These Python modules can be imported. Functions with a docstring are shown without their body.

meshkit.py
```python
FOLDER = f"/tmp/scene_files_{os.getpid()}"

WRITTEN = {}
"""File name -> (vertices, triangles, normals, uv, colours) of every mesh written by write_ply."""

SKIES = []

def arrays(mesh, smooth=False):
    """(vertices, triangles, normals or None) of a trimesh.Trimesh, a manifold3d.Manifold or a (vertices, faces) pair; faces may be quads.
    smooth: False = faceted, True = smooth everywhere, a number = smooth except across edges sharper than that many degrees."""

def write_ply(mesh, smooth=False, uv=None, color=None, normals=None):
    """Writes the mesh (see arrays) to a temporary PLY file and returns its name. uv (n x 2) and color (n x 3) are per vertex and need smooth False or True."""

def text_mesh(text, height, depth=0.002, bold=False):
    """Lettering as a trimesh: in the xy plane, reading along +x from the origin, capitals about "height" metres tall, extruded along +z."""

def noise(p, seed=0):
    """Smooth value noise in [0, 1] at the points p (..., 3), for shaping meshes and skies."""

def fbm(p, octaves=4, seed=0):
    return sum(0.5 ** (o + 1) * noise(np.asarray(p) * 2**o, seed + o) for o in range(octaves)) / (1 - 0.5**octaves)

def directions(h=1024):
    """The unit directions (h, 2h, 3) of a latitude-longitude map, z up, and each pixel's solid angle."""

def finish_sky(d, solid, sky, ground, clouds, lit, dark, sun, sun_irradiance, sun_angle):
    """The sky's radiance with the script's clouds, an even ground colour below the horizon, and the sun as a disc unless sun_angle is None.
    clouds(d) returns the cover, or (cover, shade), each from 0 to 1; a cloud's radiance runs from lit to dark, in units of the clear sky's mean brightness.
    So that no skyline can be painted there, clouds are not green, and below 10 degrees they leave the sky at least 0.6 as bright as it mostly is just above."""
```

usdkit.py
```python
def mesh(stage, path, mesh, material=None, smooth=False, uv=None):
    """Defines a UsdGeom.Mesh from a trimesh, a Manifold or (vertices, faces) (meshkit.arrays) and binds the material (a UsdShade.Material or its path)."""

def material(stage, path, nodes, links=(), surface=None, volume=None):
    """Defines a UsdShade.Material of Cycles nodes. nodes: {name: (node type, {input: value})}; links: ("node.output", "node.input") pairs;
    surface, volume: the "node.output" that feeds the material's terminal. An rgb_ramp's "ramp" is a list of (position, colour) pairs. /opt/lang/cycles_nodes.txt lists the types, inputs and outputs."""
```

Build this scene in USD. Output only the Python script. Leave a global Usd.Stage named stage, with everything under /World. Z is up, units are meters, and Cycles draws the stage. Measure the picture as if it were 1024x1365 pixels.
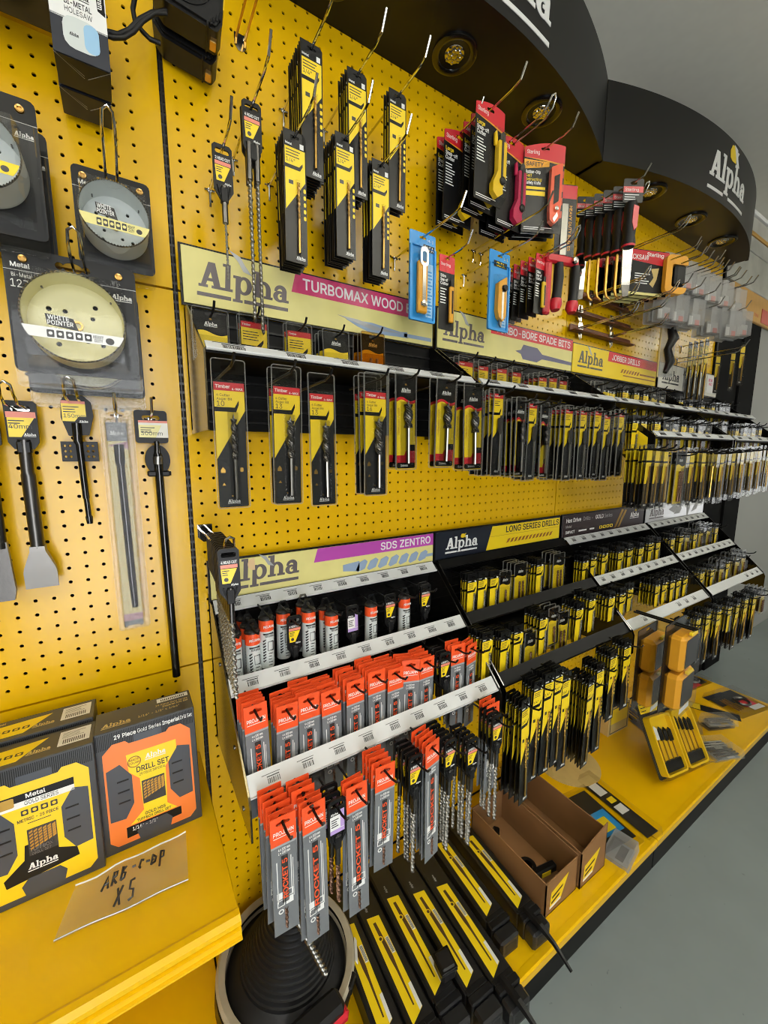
import math, random
import numpy as np
import trimesh
import usdkit, meshkit
from pxr import Usd, UsdGeom, UsdShade, UsdLux, Gf, Sdf
from shapely.geometry import Polygon, Point, LineString, box as sbox
from shapely.ops import unary_union
from shapely import affinity

stage = Usd.Stage.CreateInMemory()
UsdGeom.SetStageUpAxis(stage, UsdGeom.Tokens.z)
UsdGeom.SetStageMetersPerUnit(stage, 1.0)
W = UsdGeom.Xform.Define(stage, '/World')
stage.SetDefaultPrim(W.GetPrim())
UsdGeom.Scope.Define(stage, '/World/Looks')
rng = random.Random(7)

# ------------------------------------------------------------------ camera
ZF = 1.205                                  # floor is z = 0; the peg wall is the plane y = 0, shoppers stand at y < 0
CAM = np.array([.17781464, -.88842946, .07509145 + ZF])
ROT = np.array([[.84581462, .07559537, -.52809371], [-.53347554, .12210495, -.83695533], [.00121291, .98963413, .14360644]])
FPX = 538.864
cam = UsdGeom.Camera.Define(stage, '/World/camera')
m4 = Gf.Matrix4d(1.0)
for i in range(3):
    m4.SetRow(i, Gf.Vec4d(*map(float, ROT[:, i]), 0.0))
m4.SetRow(3, Gf.Vec4d(*map(float, CAM), 1.0))
cam.AddTransformOp().Set(m4)
cam.CreateHorizontalApertureAttr(36.0)
cam.CreateVerticalApertureAttr(36.0 * 1365 / 1024)
cam.CreateFocalLengthAttr(FPX / 1024 * 36.0)
cam.CreateClippingRangeAttr(Gf.Vec2f(.02, 100))
cam.CreateExposureAttr(-1.32)

# ------------------------------------------------------------------ lights: daylight through the shop front behind the camera, ceiling panels
def rect_light(name, loc, rot, w, h, intensity, color=(1, 1, 1)):
    l = UsdLux.RectLight.Define(stage, '/World/' + name)
    l.CreateWidthAttr(w); l.CreateHeightAttr(h); l.CreateIntensityAttr(intensity); l.CreateColorAttr(Gf.Vec3f(*color))
    l.AddTranslateOp().Set(Gf.Vec3d(*loc)); l.AddRotateXYZOp().Set(Gf.Vec3f(*rot))
    return l
CEIL = 2.545
rect_light('daylight_doorway', (.0, -2.47, 1.06), (90, 0, 0), .92, 2.04, 17.5, (.96, .98, 1.0))          # the open door behind the camera
rect_light('daylight_far_door', (7.95, -1.75, 1.1), (90, 0, 90), 1.4, 2.0, 4, (.96, .98, 1.0))          # glass door at the far right end
for i, lx in enumerate((-.9, 1.3, 3.5, 5.7)):      # hanging direct and indirect tube fittings
    rect_light('pendant_down_%d' % (i + 1), (lx, -1.75, 2.30), (0, 0, 0), 1.2, .16, 5, (1, .97, .9))
    rect_light('pendant_up_%d' % (i + 1), (lx, -1.75, 2.34), (180, 0, 0), 1.2, .16, 230, (1, .97, .9))
dome = UsdLux.DomeLight.Define(stage, '/World/sky'); dome.CreateIntensityAttr(.25); dome.CreateColorAttr(Gf.Vec3f(.9, .95, 1))

# ------------------------------------------------------------------ where a pixel's ray meets a plane of the wall grid
def ray(px, py): return ROT @ np.array([(px - 512) / FPX, -(py - 682.5) / FPX, -1.0])
def aty(px, py, y): d = ray(px, py); return CAM + (y - CAM[1]) / d[1] * d
def atz(px, py, z): d = ray(px, py); return CAM + (z - CAM[2]) / d[2] * d

# ------------------------------------------------------------------ materials
LOOKS = {}
def lin(c): return tuple(((x / 12.92) if x <= .04045 else ((x + .055) / 1.055) ** 2.4) for x in (v / 255 for v in c))
def M(name, rgb, rough=.5, metal=0., bump=0., bscale=400., var=0., vscale=30., spec=.5, coat=0., linear=False):
    """plain procedural paint or plastic: colour, a little noise in colour and relief"""
    c = rgb if linear else lin(rgb)
    nodes = {'p': ('principled_bsdf', dict(base_color=c, roughness=rough, metallic=metal, specular_ior_level=spec, coat_weight=coat))}
    links = []
    if var or bump:
        nodes['tc'] = ('texture_coordinate', {})
    if var:
        nodes['n'] = ('noise_texture', dict(scale=vscale, detail=4))
        nodes['r'] = ('rgb_ramp', dict(ramp=[(.3, tuple(x * (1 - var) for x in c)), (.7, tuple(min(1, x * (1 + var)) for x in c))]))
        links += [('tc.object', 'n.vector'), ('n.fac', 'r.fac'), ('r.color', 'p.base_color')]
    if bump:
        nodes['nb'] = ('noise_texture', dict(scale=bscale, detail=2))
        nodes['b'] = ('bump', dict(strength=bump, distance=.001))
        links += [('tc.object', 'nb.vector'), ('nb.fac', 'b.height'), ('b.normal', 'p.normal')]
    LOOKS[name] = usdkit.material(stage, '/World/Looks/' + name, nodes, links, surface='p.BSDF')
def CLEAR(name, tint, rough=.08, ior=1.45, body=None, bodymix=0.):
    nodes = {'t': ('transparent_bsdf', dict(color=tint)), 'g': ('glossy_bsdf', dict(color=(1, 1, 1), roughness=rough)),
             'w': ('layer_weight', dict(blend=.5)), 'q': ('math', dict(math_type='power', value2=4.0)),
             'f': ('math', dict(math_type='multiply_add', value2=.40, value3=.012, use_clamp=True)), 'm': ('mix_closure', {})}
    links = [('w.facing', 'q.value1'), ('q.value', 'f.value1'), ('f.value', 'm.fac'), ('t.BSDF', 'm.closure1'), ('g.BSDF', 'm.closure2')]
    out = 'm.closure'
    if bodymix:
        nodes['d'] = ('diffuse_bsdf', dict(color=body)); nodes['m2'] = ('mix_closure', dict(fac=bodymix))
        links += [('m.closure', 'm2.closure1'), ('d.BSDF', 'm2.closure2')]; out = 'm2.closure'
    LOOKS[name] = usdkit.material(stage, '/World/Looks/' + name, nodes, links, surface=out)

M('yellow_paint', (.76, .44, .002), .2, bump=.08, bscale=60, var=.05, vscale=6, spec=.45, linear=True)
M('yellow_card', (.86, .62, .012), .35, linear=True)
M('pale_yellow', (224, 214, 138), .3, var=.03)
M('cream', (222, 219, 205), .35)
M('black_paint', (8, 8, 8), .5, spec=.12, bump=.04, bscale=80)
M('black_gloss', (14, 13, 11), .08, spec=.8)
M('plate_metal', (96, 88, 66), .16, metal=.85)
M('black_card', (11, 11, 12), .35, spec=.28)
M('charcoal_card', (34, 35, 37), .35, spec=.28)
M('black_plastic', (11, 11, 12), .42, spec=.28, bump=.1, bscale=900)
M('black_rubber', (18, 18, 19), .5, spec=.28, bump=.1, bscale=300)
M('canopy_board', (14, 14, 13), .38, spec=.28, bump=.05, bscale=200)
M('white_print', (232, 232, 228), .4)
M('grey_print', (150, 150, 148), .4)
M('dark_print', (40, 38, 38), .4)
M('slate_print', (88, 80, 82), .4)
M('red_print', (190, 28, 40), .35)
M('pink_print', (196, 58, 106), .35)
M('purple_print', (178, 72, 166), .35)
M('orange_red', (230, 82, 36), .35)
M('rust_print', (190, 66, 40), .4)
M('brick_print', (140, 84, 34), .45)
M('silver_print', (170, 172, 174), .3, metal=.3)
M('grey_pouch', (104, 107, 110), .33, bump=.2, bscale=120)
M('lilac_print', (178, 150, 205), .4)
M('blue_card', (40, 132, 196), .3)
M('pale_blue', (150, 190, 220), .3)
M('steel_blue', (140, 160, 186), .4)
M('navy_print', (20, 25, 38), .35)
M('mauve_print', (74, 72, 100), .4)
M('orange_plastic', (228, 106, 38), .35, bump=.1, bscale=300)
M('amber_plastic', (226, 160, 40), .3)
M('peach_print', (224, 190, 140), .35)
M('yellow_plastic', (238, 196, 24), .3)
M('red_plastic', (178, 26, 40), .35)
M('crimson_plastic', (176, 26, 72), .3)
M('label_strip', (206, 208, 206), .35, var=.03, vscale=40)
M('steel', (150, 148, 142), .3, metal=1)
M('chrome', (215, 213, 208), .1, metal=1)
M('dark_steel', (92, 90, 88), .32, metal=1, bump=.1, bscale=200)
M('gold_steel', (206, 164, 84), .28, metal=1)
M('brass', (190, 150, 84), .3, metal=1)
M('bronze_steel', (120, 92, 76), .35, metal=1)
M('white_enamel', (206, 212, 208), .3)
M('cream_enamel', (226, 220, 172), .32)
M('cardboard', (122, 86, 48), .75, bump=.25, bscale=150, var=.1, vscale=9)
M('kraft', (196, 172, 110), .7, var=.05)
M('wood_brown', (92, 50, 22), .5, var=.3, vscale=40)
M('band_grey', (168, 160, 140), .4, var=.06)
fc = lin((114, 122, 123))
LOOKS['floor_paint'] = usdkit.material(stage, '/World/Looks/floor_paint', {
    'tc': ('texture_coordinate', {}), 'n': ('noise_texture', dict(scale=1.6, detail=6, roughness=.6)), 'r': ('rgb_ramp', dict(ramp=[(.3, tuple(x * .86 for x in fc)), (.7, tuple(x * 1.1 for x in fc))])),
    's': ('noise_texture', dict(scale=24, detail=3, roughness=.6)), 'sr': ('rgb_ramp', dict(ramp=[(.70, (0, 0, 0)), (.76, (1, 1, 1))])), 'd': ('mix_color', dict(blend_type='mix', b=lin((62, 66, 68)))),
    'nb': ('noise_texture', dict(scale=30, detail=3)), 'b': ('bump', dict(strength=.15, distance=.002)), 'p': ('principled_bsdf', dict(roughness=.3))},
    [('tc.object', 'n.vector'), ('n.fac', 'r.fac'), ('tc.object', 's.vector'), ('s.fac', 'sr.fac'), ('r.color', 'd.a'), ('sr.color', 'd.fac'), ('d.result', 'p.base_color'), ('tc.object', 'nb.vector'), ('nb.fac', 'b.height'), ('b.normal', 'p.normal')], surface='p.BSDF')
M('ceiling_paint', (222, 221, 210), .7, var=.02)
M('wall_paint', (150, 151, 147), .6, var=.04, vscale=2)
M('slab_board', (178, 178, 168), .45, var=.16, vscale=9)
M('ochre_board', (196, 148, 62), .5, var=.05)
M('hole_dark', (20, 14, 4), .9)
M('smoke_dark', (30, 29, 28), .4)
M('black_matte', (10, 10, 10), .8, spec=.05)
CLEAR('rim_plastic', (.86, .86, .84), .1, body=(.8, .8, .77), bodymix=.14)
CLEAR('clear_plastic', (.93, .93, .92), .06)
CLEAR('amber_clear', (.80, .66, .42), .08)
CLEAR('hazy_plastic', (.80, .80, .79), .15, body=(.75, .75, .73), bodymix=.22)
CLEAR('bag_plastic', (.94, .94, .92), .10, body=(.75, .75, .72), bodymix=.07)

# ------------------------------------------------------------------ mesh collecting
_text = {}
def text_mesh(s, h, bold=False):
    k = (s, bold)
    if k not in _text:
        t = meshkit.text_mesh(s, 1.0, .1, bold); v = np.array(t.vertices); v[:, 0] -= v[:, 0].min()
        _text[k] = (v, np.array(t.faces), v[:, 0].max())
    return _text[k]

def R2(x0, z0, x1, z1): return sbox(min(x0, x1), min(z0, z1), max(x0, x1), max(z0, z1))
def ell(cx, cy, rx, ry, n=10): return affinity.scale(Point(cx, cy).buffer(1, n), rx, ry, origin=(cx, cy))
def rrect(x0, z0, x1, z1, r, n=3):
    r = min(r, abs(x1 - x0) * .45, abs(z1 - z0) * .45)
    return R2(x0, z0, x1, z1).buffer(-r).buffer(r, quad_segs=n)
P = Polygon
def glyphs():
    """the slab lettering of the shop's logo, capitals one unit high"""
    A = unary_union([P([(.08, .05), (.26, .05), (.55, .9), (.36, 1)]), P([(.60, .05), (.86, .05), (.62, 1), (.36, 1)]), R2(.22, .26, .7, .38), R2(0, 0, .36, .11), R2(.5, 0, .96, .11)])
    l = unary_union([R2(.1, 0, .31, 1.06), R2(0, 0, .41, .11), R2(0, .95, .31, 1.06)])
    bowl = ell(.46, .34, .33, .37).difference(ell(.44, .34, .135, .25))
    p = unary_union([R2(.1, -.34, .31, .7), R2(0, .59, .2, .7), R2(0, -.36, .41, -.25), bowl.intersection(R2(.2, -.1, 1, 1))])
    arch = ell(.45, .36, .32, .35).difference(ell(.43, .33, .12, .25)).intersection(R2(.3, .36, 1, 1))
    h = unary_union([R2(.1, 0, .31, 1.06), R2(0, .95, .31, 1.06), R2(0, 0, .4, .11), arch, R2(.55, 0, .77, .4), R2(.47, 0, .86, .11)])
    a = unary_union([ell(.3, .22, .3, .24).difference(ell(.32, .22, .11, .13)), R2(.4, .05, .61, .5), ell(.33, .46, .28, .25).difference(ell(.3, .42, .12, .13)).difference(R2(-.2, .1, .3, .42)), R2(.4, 0, .72, .11)])
    out, x = [], 0
    for g, wd in ((A, .93), (l, .42), (p, .84), (h, .88), (a, .72)):
        out.append(affinity.translate(g, x, 0)); x += wd
    under = [R2(-.05, -.36, 1.28, -.21), R2(1.82, -.36, x - .02, -.21)]
    return [affinity.skew(g, 4, 0, origin=(0, 0)) for g in out], [affinity.skew(u, 4, 0, origin=(0, 0)) for u in under], x
GL, UNDER, GW = glyphs()
RIBBON_L = P([(-.55, .02), (-.6, .3), (-.42, .58), (-.16, .6), (.0, .44), (.12, .16), (.16, -.06), (-.3, -.08)])
RIBBON_S = P([(-.2, .62), (.22, .56), (.36, .2), (.6, -.1), (.28, -.06), (.08, .22)])
RIBBON_R = P([(.38, .34), (.62, .62), (.32, .58), (.28, .4)])

_polycache = {}
def extr(poly, d):
    key = (poly.wkb, round(d, 7))
    if key not in _polycache:
        ms = [trimesh.creation.extrude_polygon(g, d, engine='earcut') for g in getattr(poly, 'geoms', [poly]) if g.area > 1e-12]
        v, f, o = [], [], 0
        for m in ms:
            v.append(np.array(m.vertices)); f.append(np.array(m.faces) + o); o += len(m.vertices)
        _polycache[key] = (np.vstack(v), np.vstack(f))
    return _polycache[key]

class MB:
    def __init__(s): s.v, s.f, s.n = [], [], 0
    def add(s, v, f):
        v = np.asarray(v, float); f = np.asarray(f, int)
        if f.shape[1] == 4: f = np.vstack([f[:, [0, 1, 2]], f[:, [0, 2, 3]]])
        s.v.append(v); s.f.append(f + s.n); s.n += len(v); return s
    def box(s, x0, x1, y0, y1, z0, z1, c=0.):
        x0, x1 = sorted((x0, x1)); y0, y1 = sorted((y0, y1)); z0, z1 = sorted((z0, z1))
        if c <= 0:
            v = [(x, y, z) for x in (x0, x1) for y in (y0, y1) for z in (z0, z1)]
            return s.add(v, [(0, 1, 3, 2), (4, 6, 7, 5), (0, 4, 5, 1), (2, 3, 7, 6), (0, 2, 6, 4), (1, 5, 7, 3)])
        pts = []
        for x in (0, 1):
            for y in (0, 1):
                for z in (0, 1):
                    p = np.array([(x0, x1)[x], (y0, y1)[y], (z0, z1)[z]]); d = np.array([1 - 2 * x, 1 - 2 * y, 1 - 2 * z]) * c
                    for k in range(3):
                        q = p + d; q[k] = p[k]; pts.append(q)
        h = trimesh.convex.convex_hull(np.array(pts)); return s.add(h.vertices, h.faces)
    def prism(s, poly, y0, y1):                      # polygon in (x, z), front face at y0 (towards the viewer)
        v, f = extr(poly, abs(y1 - y0)); return s.add(np.stack([v[:, 0], max(y0, y1) - v[:, 2], v[:, 1]], 1), f)
    def prismx(s, poly, x0, x1):                     # polygon in (y, z)
        v, f = extr(poly, x1 - x0); return s.add(np.stack([x0 + v[:, 2], v[:, 0], v[:, 1]], 1), f)
    def prismz(s, poly, z0, z1):                     # polygon in (x, y)
        v, f = extr(poly, z1 - z0); return s.add(np.stack([v[:, 0], v[:, 1], z0 + v[:, 2]], 1), f)
    def tube(s, pts, r, n=8, cap=True):
        pts = np.array(pts, float); k = len(pts); rr = np.broadcast_to(np.asarray(r, float), (k,))
        t = np.gradient(pts, axis=0); t /= np.linalg.norm(t, axis=1, keepdims=True) + 1e-12
        u = np.cross(t[0], [0, 0, 1.0]); u = u if np.linalg.norm(u) > 1e-3 else np.cross(t[0], [1.0, 0, 0]); u /= np.linalg.norm(u)
        v = []; a = np.arange(n) * 2 * np.pi / n
        for i in range(k):
            u = u - t[i] * (u @ t[i]); u /= np.linalg.norm(u); w = np.cross(t[i], u)
            v.append(pts[i] + rr[i] * (np.cos(a)[:, None] * u + np.sin(a)[:, None] * w))
        v = np.vstack(v); f = []
        for i in range(k - 1):
            for j in range(n):
                f.append((i * n + j, (i + 1) * n + j, (i + 1) * n + (j + 1) % n, i * n + (j + 1) % n))
        s.add(v, f)
        if cap:
            for i, flip in ((0, 0), (k - 1, 1)):
                ring = np.arange(n) + i * n; tri = [(ring[0], ring[j], ring[j + 1]) for j in range(1, n - 1)]
                tri = [t_[::-1] for t_ in tri] if flip else tri
                s.f.append(np.array(tri) + s.n - len(v))
        return s
    def lathe(s, prof, n=24, c=(0, 0, 0), axis='z'):   # prof: (radius, height) pairs
        prof = np.array(prof, float); a = np.arange(n) * 2 * np.pi / n; k = len(prof)
        v = np.stack([np.outer(prof[:, 0], np.cos(a)), np.outer(prof[:, 0], np.sin(a)), np.repeat(prof[:, 1:2], n, 1)], -1).reshape(-1, 3)
        f = [(i * n + j, i * n + (j + 1) % n, (i + 1) * n + (j + 1) % n, (i + 1) * n + j) for i in range(k - 1) for j in range(n)]
        if axis == 'y': v = v[:, [0, 2, 1]] * [1, -1, 1]     # height runs towards the viewer
        if axis == 'x': v = v[:, [2, 0, 1]]
        return s.add(v + np.array(c), f)
    def text(s, t, h, x, z, y=0., bold=False, align='c', fit=None, rot=0, d=.0002, slant=0., stretch=None):
        v, f, w = text_mesh(t, h, bold); v = v * [h, h, d / .1]; w = w * h
        if fit and w > fit: v = v * [fit / w, 1, 1]; w = fit
        if stretch: v = v * [stretch / w, 1, 1]; w = stretch
        v[:, 0] -= {'c': w / 2, 'l': 0, 'r': w}[align]; v[:, 0] += slant * v[:, 1]
        if rot:
            a = math.radians(rot); v[:, 1] -= h / 2; v[:, :2] = v[:, :2] @ np.array([[math.cos(a), math.sin(a)], [-math.sin(a), math.cos(a)]])
        return s.add(np.stack([v[:, 0] + x, y - v[:, 2], v[:, 1] + z], 1), f)
    def logo(s, w, x, z, y=0., d=.0002, under=True):   # lettering: left edge x, baseline z, overall width w
        k = w / GW
        for g in GL + (UNDER if under else []):
            s.prism(affinity.translate(affinity.scale(g, k, k, origin=(0, 0)), x, z), y - d, y)
        return s
    def at(s, loc, rz=0., rx=0., ry=0., sc=1.):
        m = trimesh.transformations.euler_matrix(rx, ry, rz, 'sxyz')[:3, :3]
        s.v = [(v * sc) @ m.T + np.array(loc) for v in s.v]; return s
    def mesh(s): return np.vstack(s.v), np.vstack(s.f)

def poly_at(p, k, x, z, rot=0): return affinity.translate(affinity.rotate(affinity.scale(p, k, k, origin=(0, 0)), rot, origin=(0, 0)), x, z)

# ------------------------------------------------------------------ things and parts
_names = {}
def numbered(parent, name):
    n = _names.get((parent, name), 0); _names[(parent, name)] = n + 1
    return name if n == 0 else '%s_%03d' % (name, n)
def path_of(parent): return '/World' if parent is None else (parent if isinstance(parent, str) else str(parent.GetPath()))
def obj(name, mb, look, parent=None, smooth=False, label=None):
    pp = path_of(parent); path = pp + '/' + numbered(pp, name)
    mesh = mb.mesh() if isinstance(mb, MB) else mb
    g = usdkit.mesh(stage, path, mesh, LOOKS[look], smooth=smooth)
    if label: g.GetPrim().SetCustomDataByKey('label', label)
    return g.GetPrim()
def tag(p, label=None, cat=None, group=None, kind=None):
    for k, v in (('label', label), ('category', cat), ('group', group), ('kind', kind)):
        if v: p.SetCustomDataByKey(k, v)
    return p
def place(x, loc, rot=(0, 0, 0), sc=None):
    x.AddTranslateOp().Set(Gf.Vec3d(*map(float, loc)))
    if any(rot): x.AddRotateXYZOp().Set(Gf.Vec3f(*map(float, rot)))
    if sc: x.AddScaleOp().Set(Gf.Vec3f(*map(float, sc)))
def thing(name, label, cat, loc=(0, 0, 0), rot=(0, 0, 0), group=None, kind=None):
    x = UsdGeom.Xform.Define(stage, '/World/' + numbered('/World', name)); place(x, loc, rot)
    return tag(x.GetPrim(), label, cat, group, kind)
def struct(name, mb, look, parent=None, smooth=False):
    p = obj(name, mb, look, parent, smooth)
    if parent is None: p.SetCustomDataByKey('kind', 'structure')
    return p
stage.CreateClassPrim('/World/Kinds')
def kind(name):
    return UsdGeom.Xform.Define(stage, '/World/Kinds/' + name).GetPrim()
def put(kindname, name, label, cat, loc, rot=(0, 0, 0), group=None, sc=None):
    x = UsdGeom.Xform.Define(stage, '/World/' + numbered('/World', name)); place(x, loc, rot, sc)
    p = x.GetPrim(); p.GetReferences().AddInternalReference('/World/Kinds/' + kindname); p.SetInstanceable(True)
    return tag(p, label, cat, group)
ORD = 'first second third fourth fifth sixth seventh eighth ninth tenth eleventh twelfth thirteenth fourteenth fifteenth sixteenth seventeenth eighteenth'.split()

# ------------------------------------------------------------------ the room
def wz(z): return z + ZF                   # heights below are measured from the wall grid
struct('floor', MB().box(-3, 8, -2.5, 1.2, -.1, 0), 'floor_paint')
struct('ceiling', MB().box(-3, 8, -2.5, 1.2, CEIL, CEIL + .1), 'ceiling_paint')
struct('wall_back', MB().box(-3, 8, .06, .16, 0, CEIL), 'wall_paint')
struct('wall_left', MB().box(-3.1, -3, -2.5, .06, 0, CEIL), 'wall_paint')
struct('wall_right', MB().box(8, 8.1, -2.5, .06, 0, CEIL), 'wall_paint')
fw = MB()
for a in ((-3, -.47, 0, CEIL), (-.47, .47, 2.1, CEIL), (.47, 8, 0, CEIL)):
    fw.box(a[0], a[1], -2.6, -2.5, a[2], a[3])
struct('wall_front', fw, 'wall_paint')
t = thing('wall_board_strip', 'pale slab boards with ochre trim high on the wall past the pegboard', 'wall board', (0, .06, 0))
obj('slab_panel', MB().box(2.72, 3.9, -.018, -.001, wz(.965), wz(1.146), .003), 'slab_board', t)
obj('slab_panel', MB().box(2.72, 3.9, -.018, -.001, wz(1.15), wz(1.222), .003), 'slab_board', t)
obj('trim_strip', MB().box(2.72, 3.9, -.022, -.001, wz(1.224), wz(1.242), .002), 'ochre_board', t)
obj('slab_panel', MB().box(2.72, 3.9, -.018, -.001, wz(1.244), wz(1.315), .003), 'slab_board', t)
obj('cornice', MB().box(2.72, 3.9, -.03, -.001, wz(1.317), wz(1.335), .004), 'white_print', t)
ob = obj('ochre_panel', MB().box(2.9, 3.9, -.02, -.001, wz(.815), wz(.962), .003), 'ochre_board', t)
obj('red_square', MB().box(3.335, 3.47, -.023, -.02, wz(.825), wz(.9), .001), 'rust_print', ob)
obj('lettering', MB().text('TRADE', .016, 3.26, wz(.845), -.0202), 'rust_print', ob)

# ------------------------------------------------------------------ perforated wall panels, uprights, decks
PITCH = .0254
def peg_panel(x0, x1, z0, z1, xs, zs, label):
    r, a = .0031, np.radians(22.5 + 45 * np.arange(8))
    xe = np.concatenate([[x0], (xs[1:] + xs[:-1]) / 2, [x1]]); ze = np.concatenate([[z0], (zs[1:] + zs[:-1]) / 2, [z1]])
    ix, iz = (g.ravel() for g in np.meshgrid(np.arange(len(xs)), np.arange(len(zs)), indexing='ij'))
    n = len(ix); v = np.zeros((n, 20, 3))
    v[:, 0:8, 0] = xs[ix][:, None] + r * np.cos(a); v[:, 0:8, 2] = zs[iz][:, None] + r * np.sin(a)
    v[:, 8:16] = v[:, 0:8]; v[:, 8:16, 1] = .003
    for k, (i, j) in enumerate(((1, 1), (0, 1), (0, 0), (1, 0))):
        v[:, 16 + k, 0] = xe[ix + i]; v[:, 16 + k, 2] = ze[iz + j]
    f = []
    for k in range(4):
        o0, o1, o2 = 2 * k, 2 * k + 1, (2 * k + 2) % 8
        f += [(16 + k, o1, o0), (16 + k, o2, o1), (16 + k, 16 + (k + 1) % 4, o2)]
    for k in range(8):
        f += [(k, (k + 1) % 8, 8 + (k + 1) % 8), (k, 8 + (k + 1) % 8, 8 + k)]
    f = np.array(f)[None] + 20 * np.arange(n)[:, None, None]
    mb = MB().add(v.reshape(-1, 3), f.reshape(-1, 3))
    for q in ((x0, x0 + .0012, z0, z1), (x1 - .0012, x1, z0, z1), (x0, x1, z0, z0 + .0012), (x0, x1, z1 - .0012, z1)):
        mb.box(q[0], q[1], .0003, .016, q[2], q[3])
    tag(obj('pegboard_panel', mb.at((0, 0, ZF)), 'yellow_paint'), label, 'pegboard panel', 'yellow perforated wall panels')
BAYS = ((-.93, .2735, .2286 - PITCH * np.arange(44, -1, -1), 'left'), (.2825, 1.461, .3000 + PITCH * np.arange(46), 'middle'), (1.466, 2.645, 1.484 + PITCH * np.arange(46), 'right'))
for x0, x1, xs, nm in BAYS:
    peg_panel(x0, x1, .378, .975, xs, .7262 - PITCH * np.arange(13, -10, -1), 'top yellow perforated metal panel of the %s wall bay' % nm)
    peg_panel(x0, x1, -.363, .374, xs, -.0008 - PITCH * np.arange(13, -15, -1), 'middle yellow perforated metal panel of the %s wall bay' % nm)
    peg_panel(x0, x1, -1.09, -.367, xs, -.393 - PITCH * np.arange(26, -1, -1), 'lowest yellow perforated metal panel of the %s wall bay' % nm)
tag(obj('backing_board', MB().box(-.93, 2.66, .03, .055, 0, wz(1.16)), 'hole_dark'), 'dark board standing behind the perforated yellow panels', 'backing board')
def upright(x, w, label):
    t = thing('upright_post', label, 'upright post', (x, 0, 0))
    obj('post', MB().box(-w / 2, w / 2, .008, .028, .02, wz(.97)), 'smoke_dark', t)
    mb = MB()
    for s in (-1, 1):
        for k in range(130):
            mb.box(s * w * .24 - .002, s * w * .24 + .002, .0068, .0081, .03 + k * .0165, .03 + k * .0165 + .0115)
    obj('slot_rows', mb, 'hole_dark', t).SetCustomDataByKey('kind', 'stuff')
upright(.278, .013, 'black slotted steel upright between the left and middle wall bays')
upright(1.4635, .0045, 'thin black upright showing in the seam between middle and right bays')
t = thing('end_panel', 'tall black end panel closing the right end of the yellow display', 'end panel', (2.66, 0, 0))
obj('panel', MB().box(0, .33, .005, .025, 0, wz(.77), .002), 'black_matte', t)
obj('frame_post', MB().box(.33, .55, -.006, .03, 0, wz(.77), .003), 'black_matte', t)
obj('frame_post', MB().box(-.014, .004, -.01, .03, 0, wz(.975), .002), 'black_paint', t)

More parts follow.
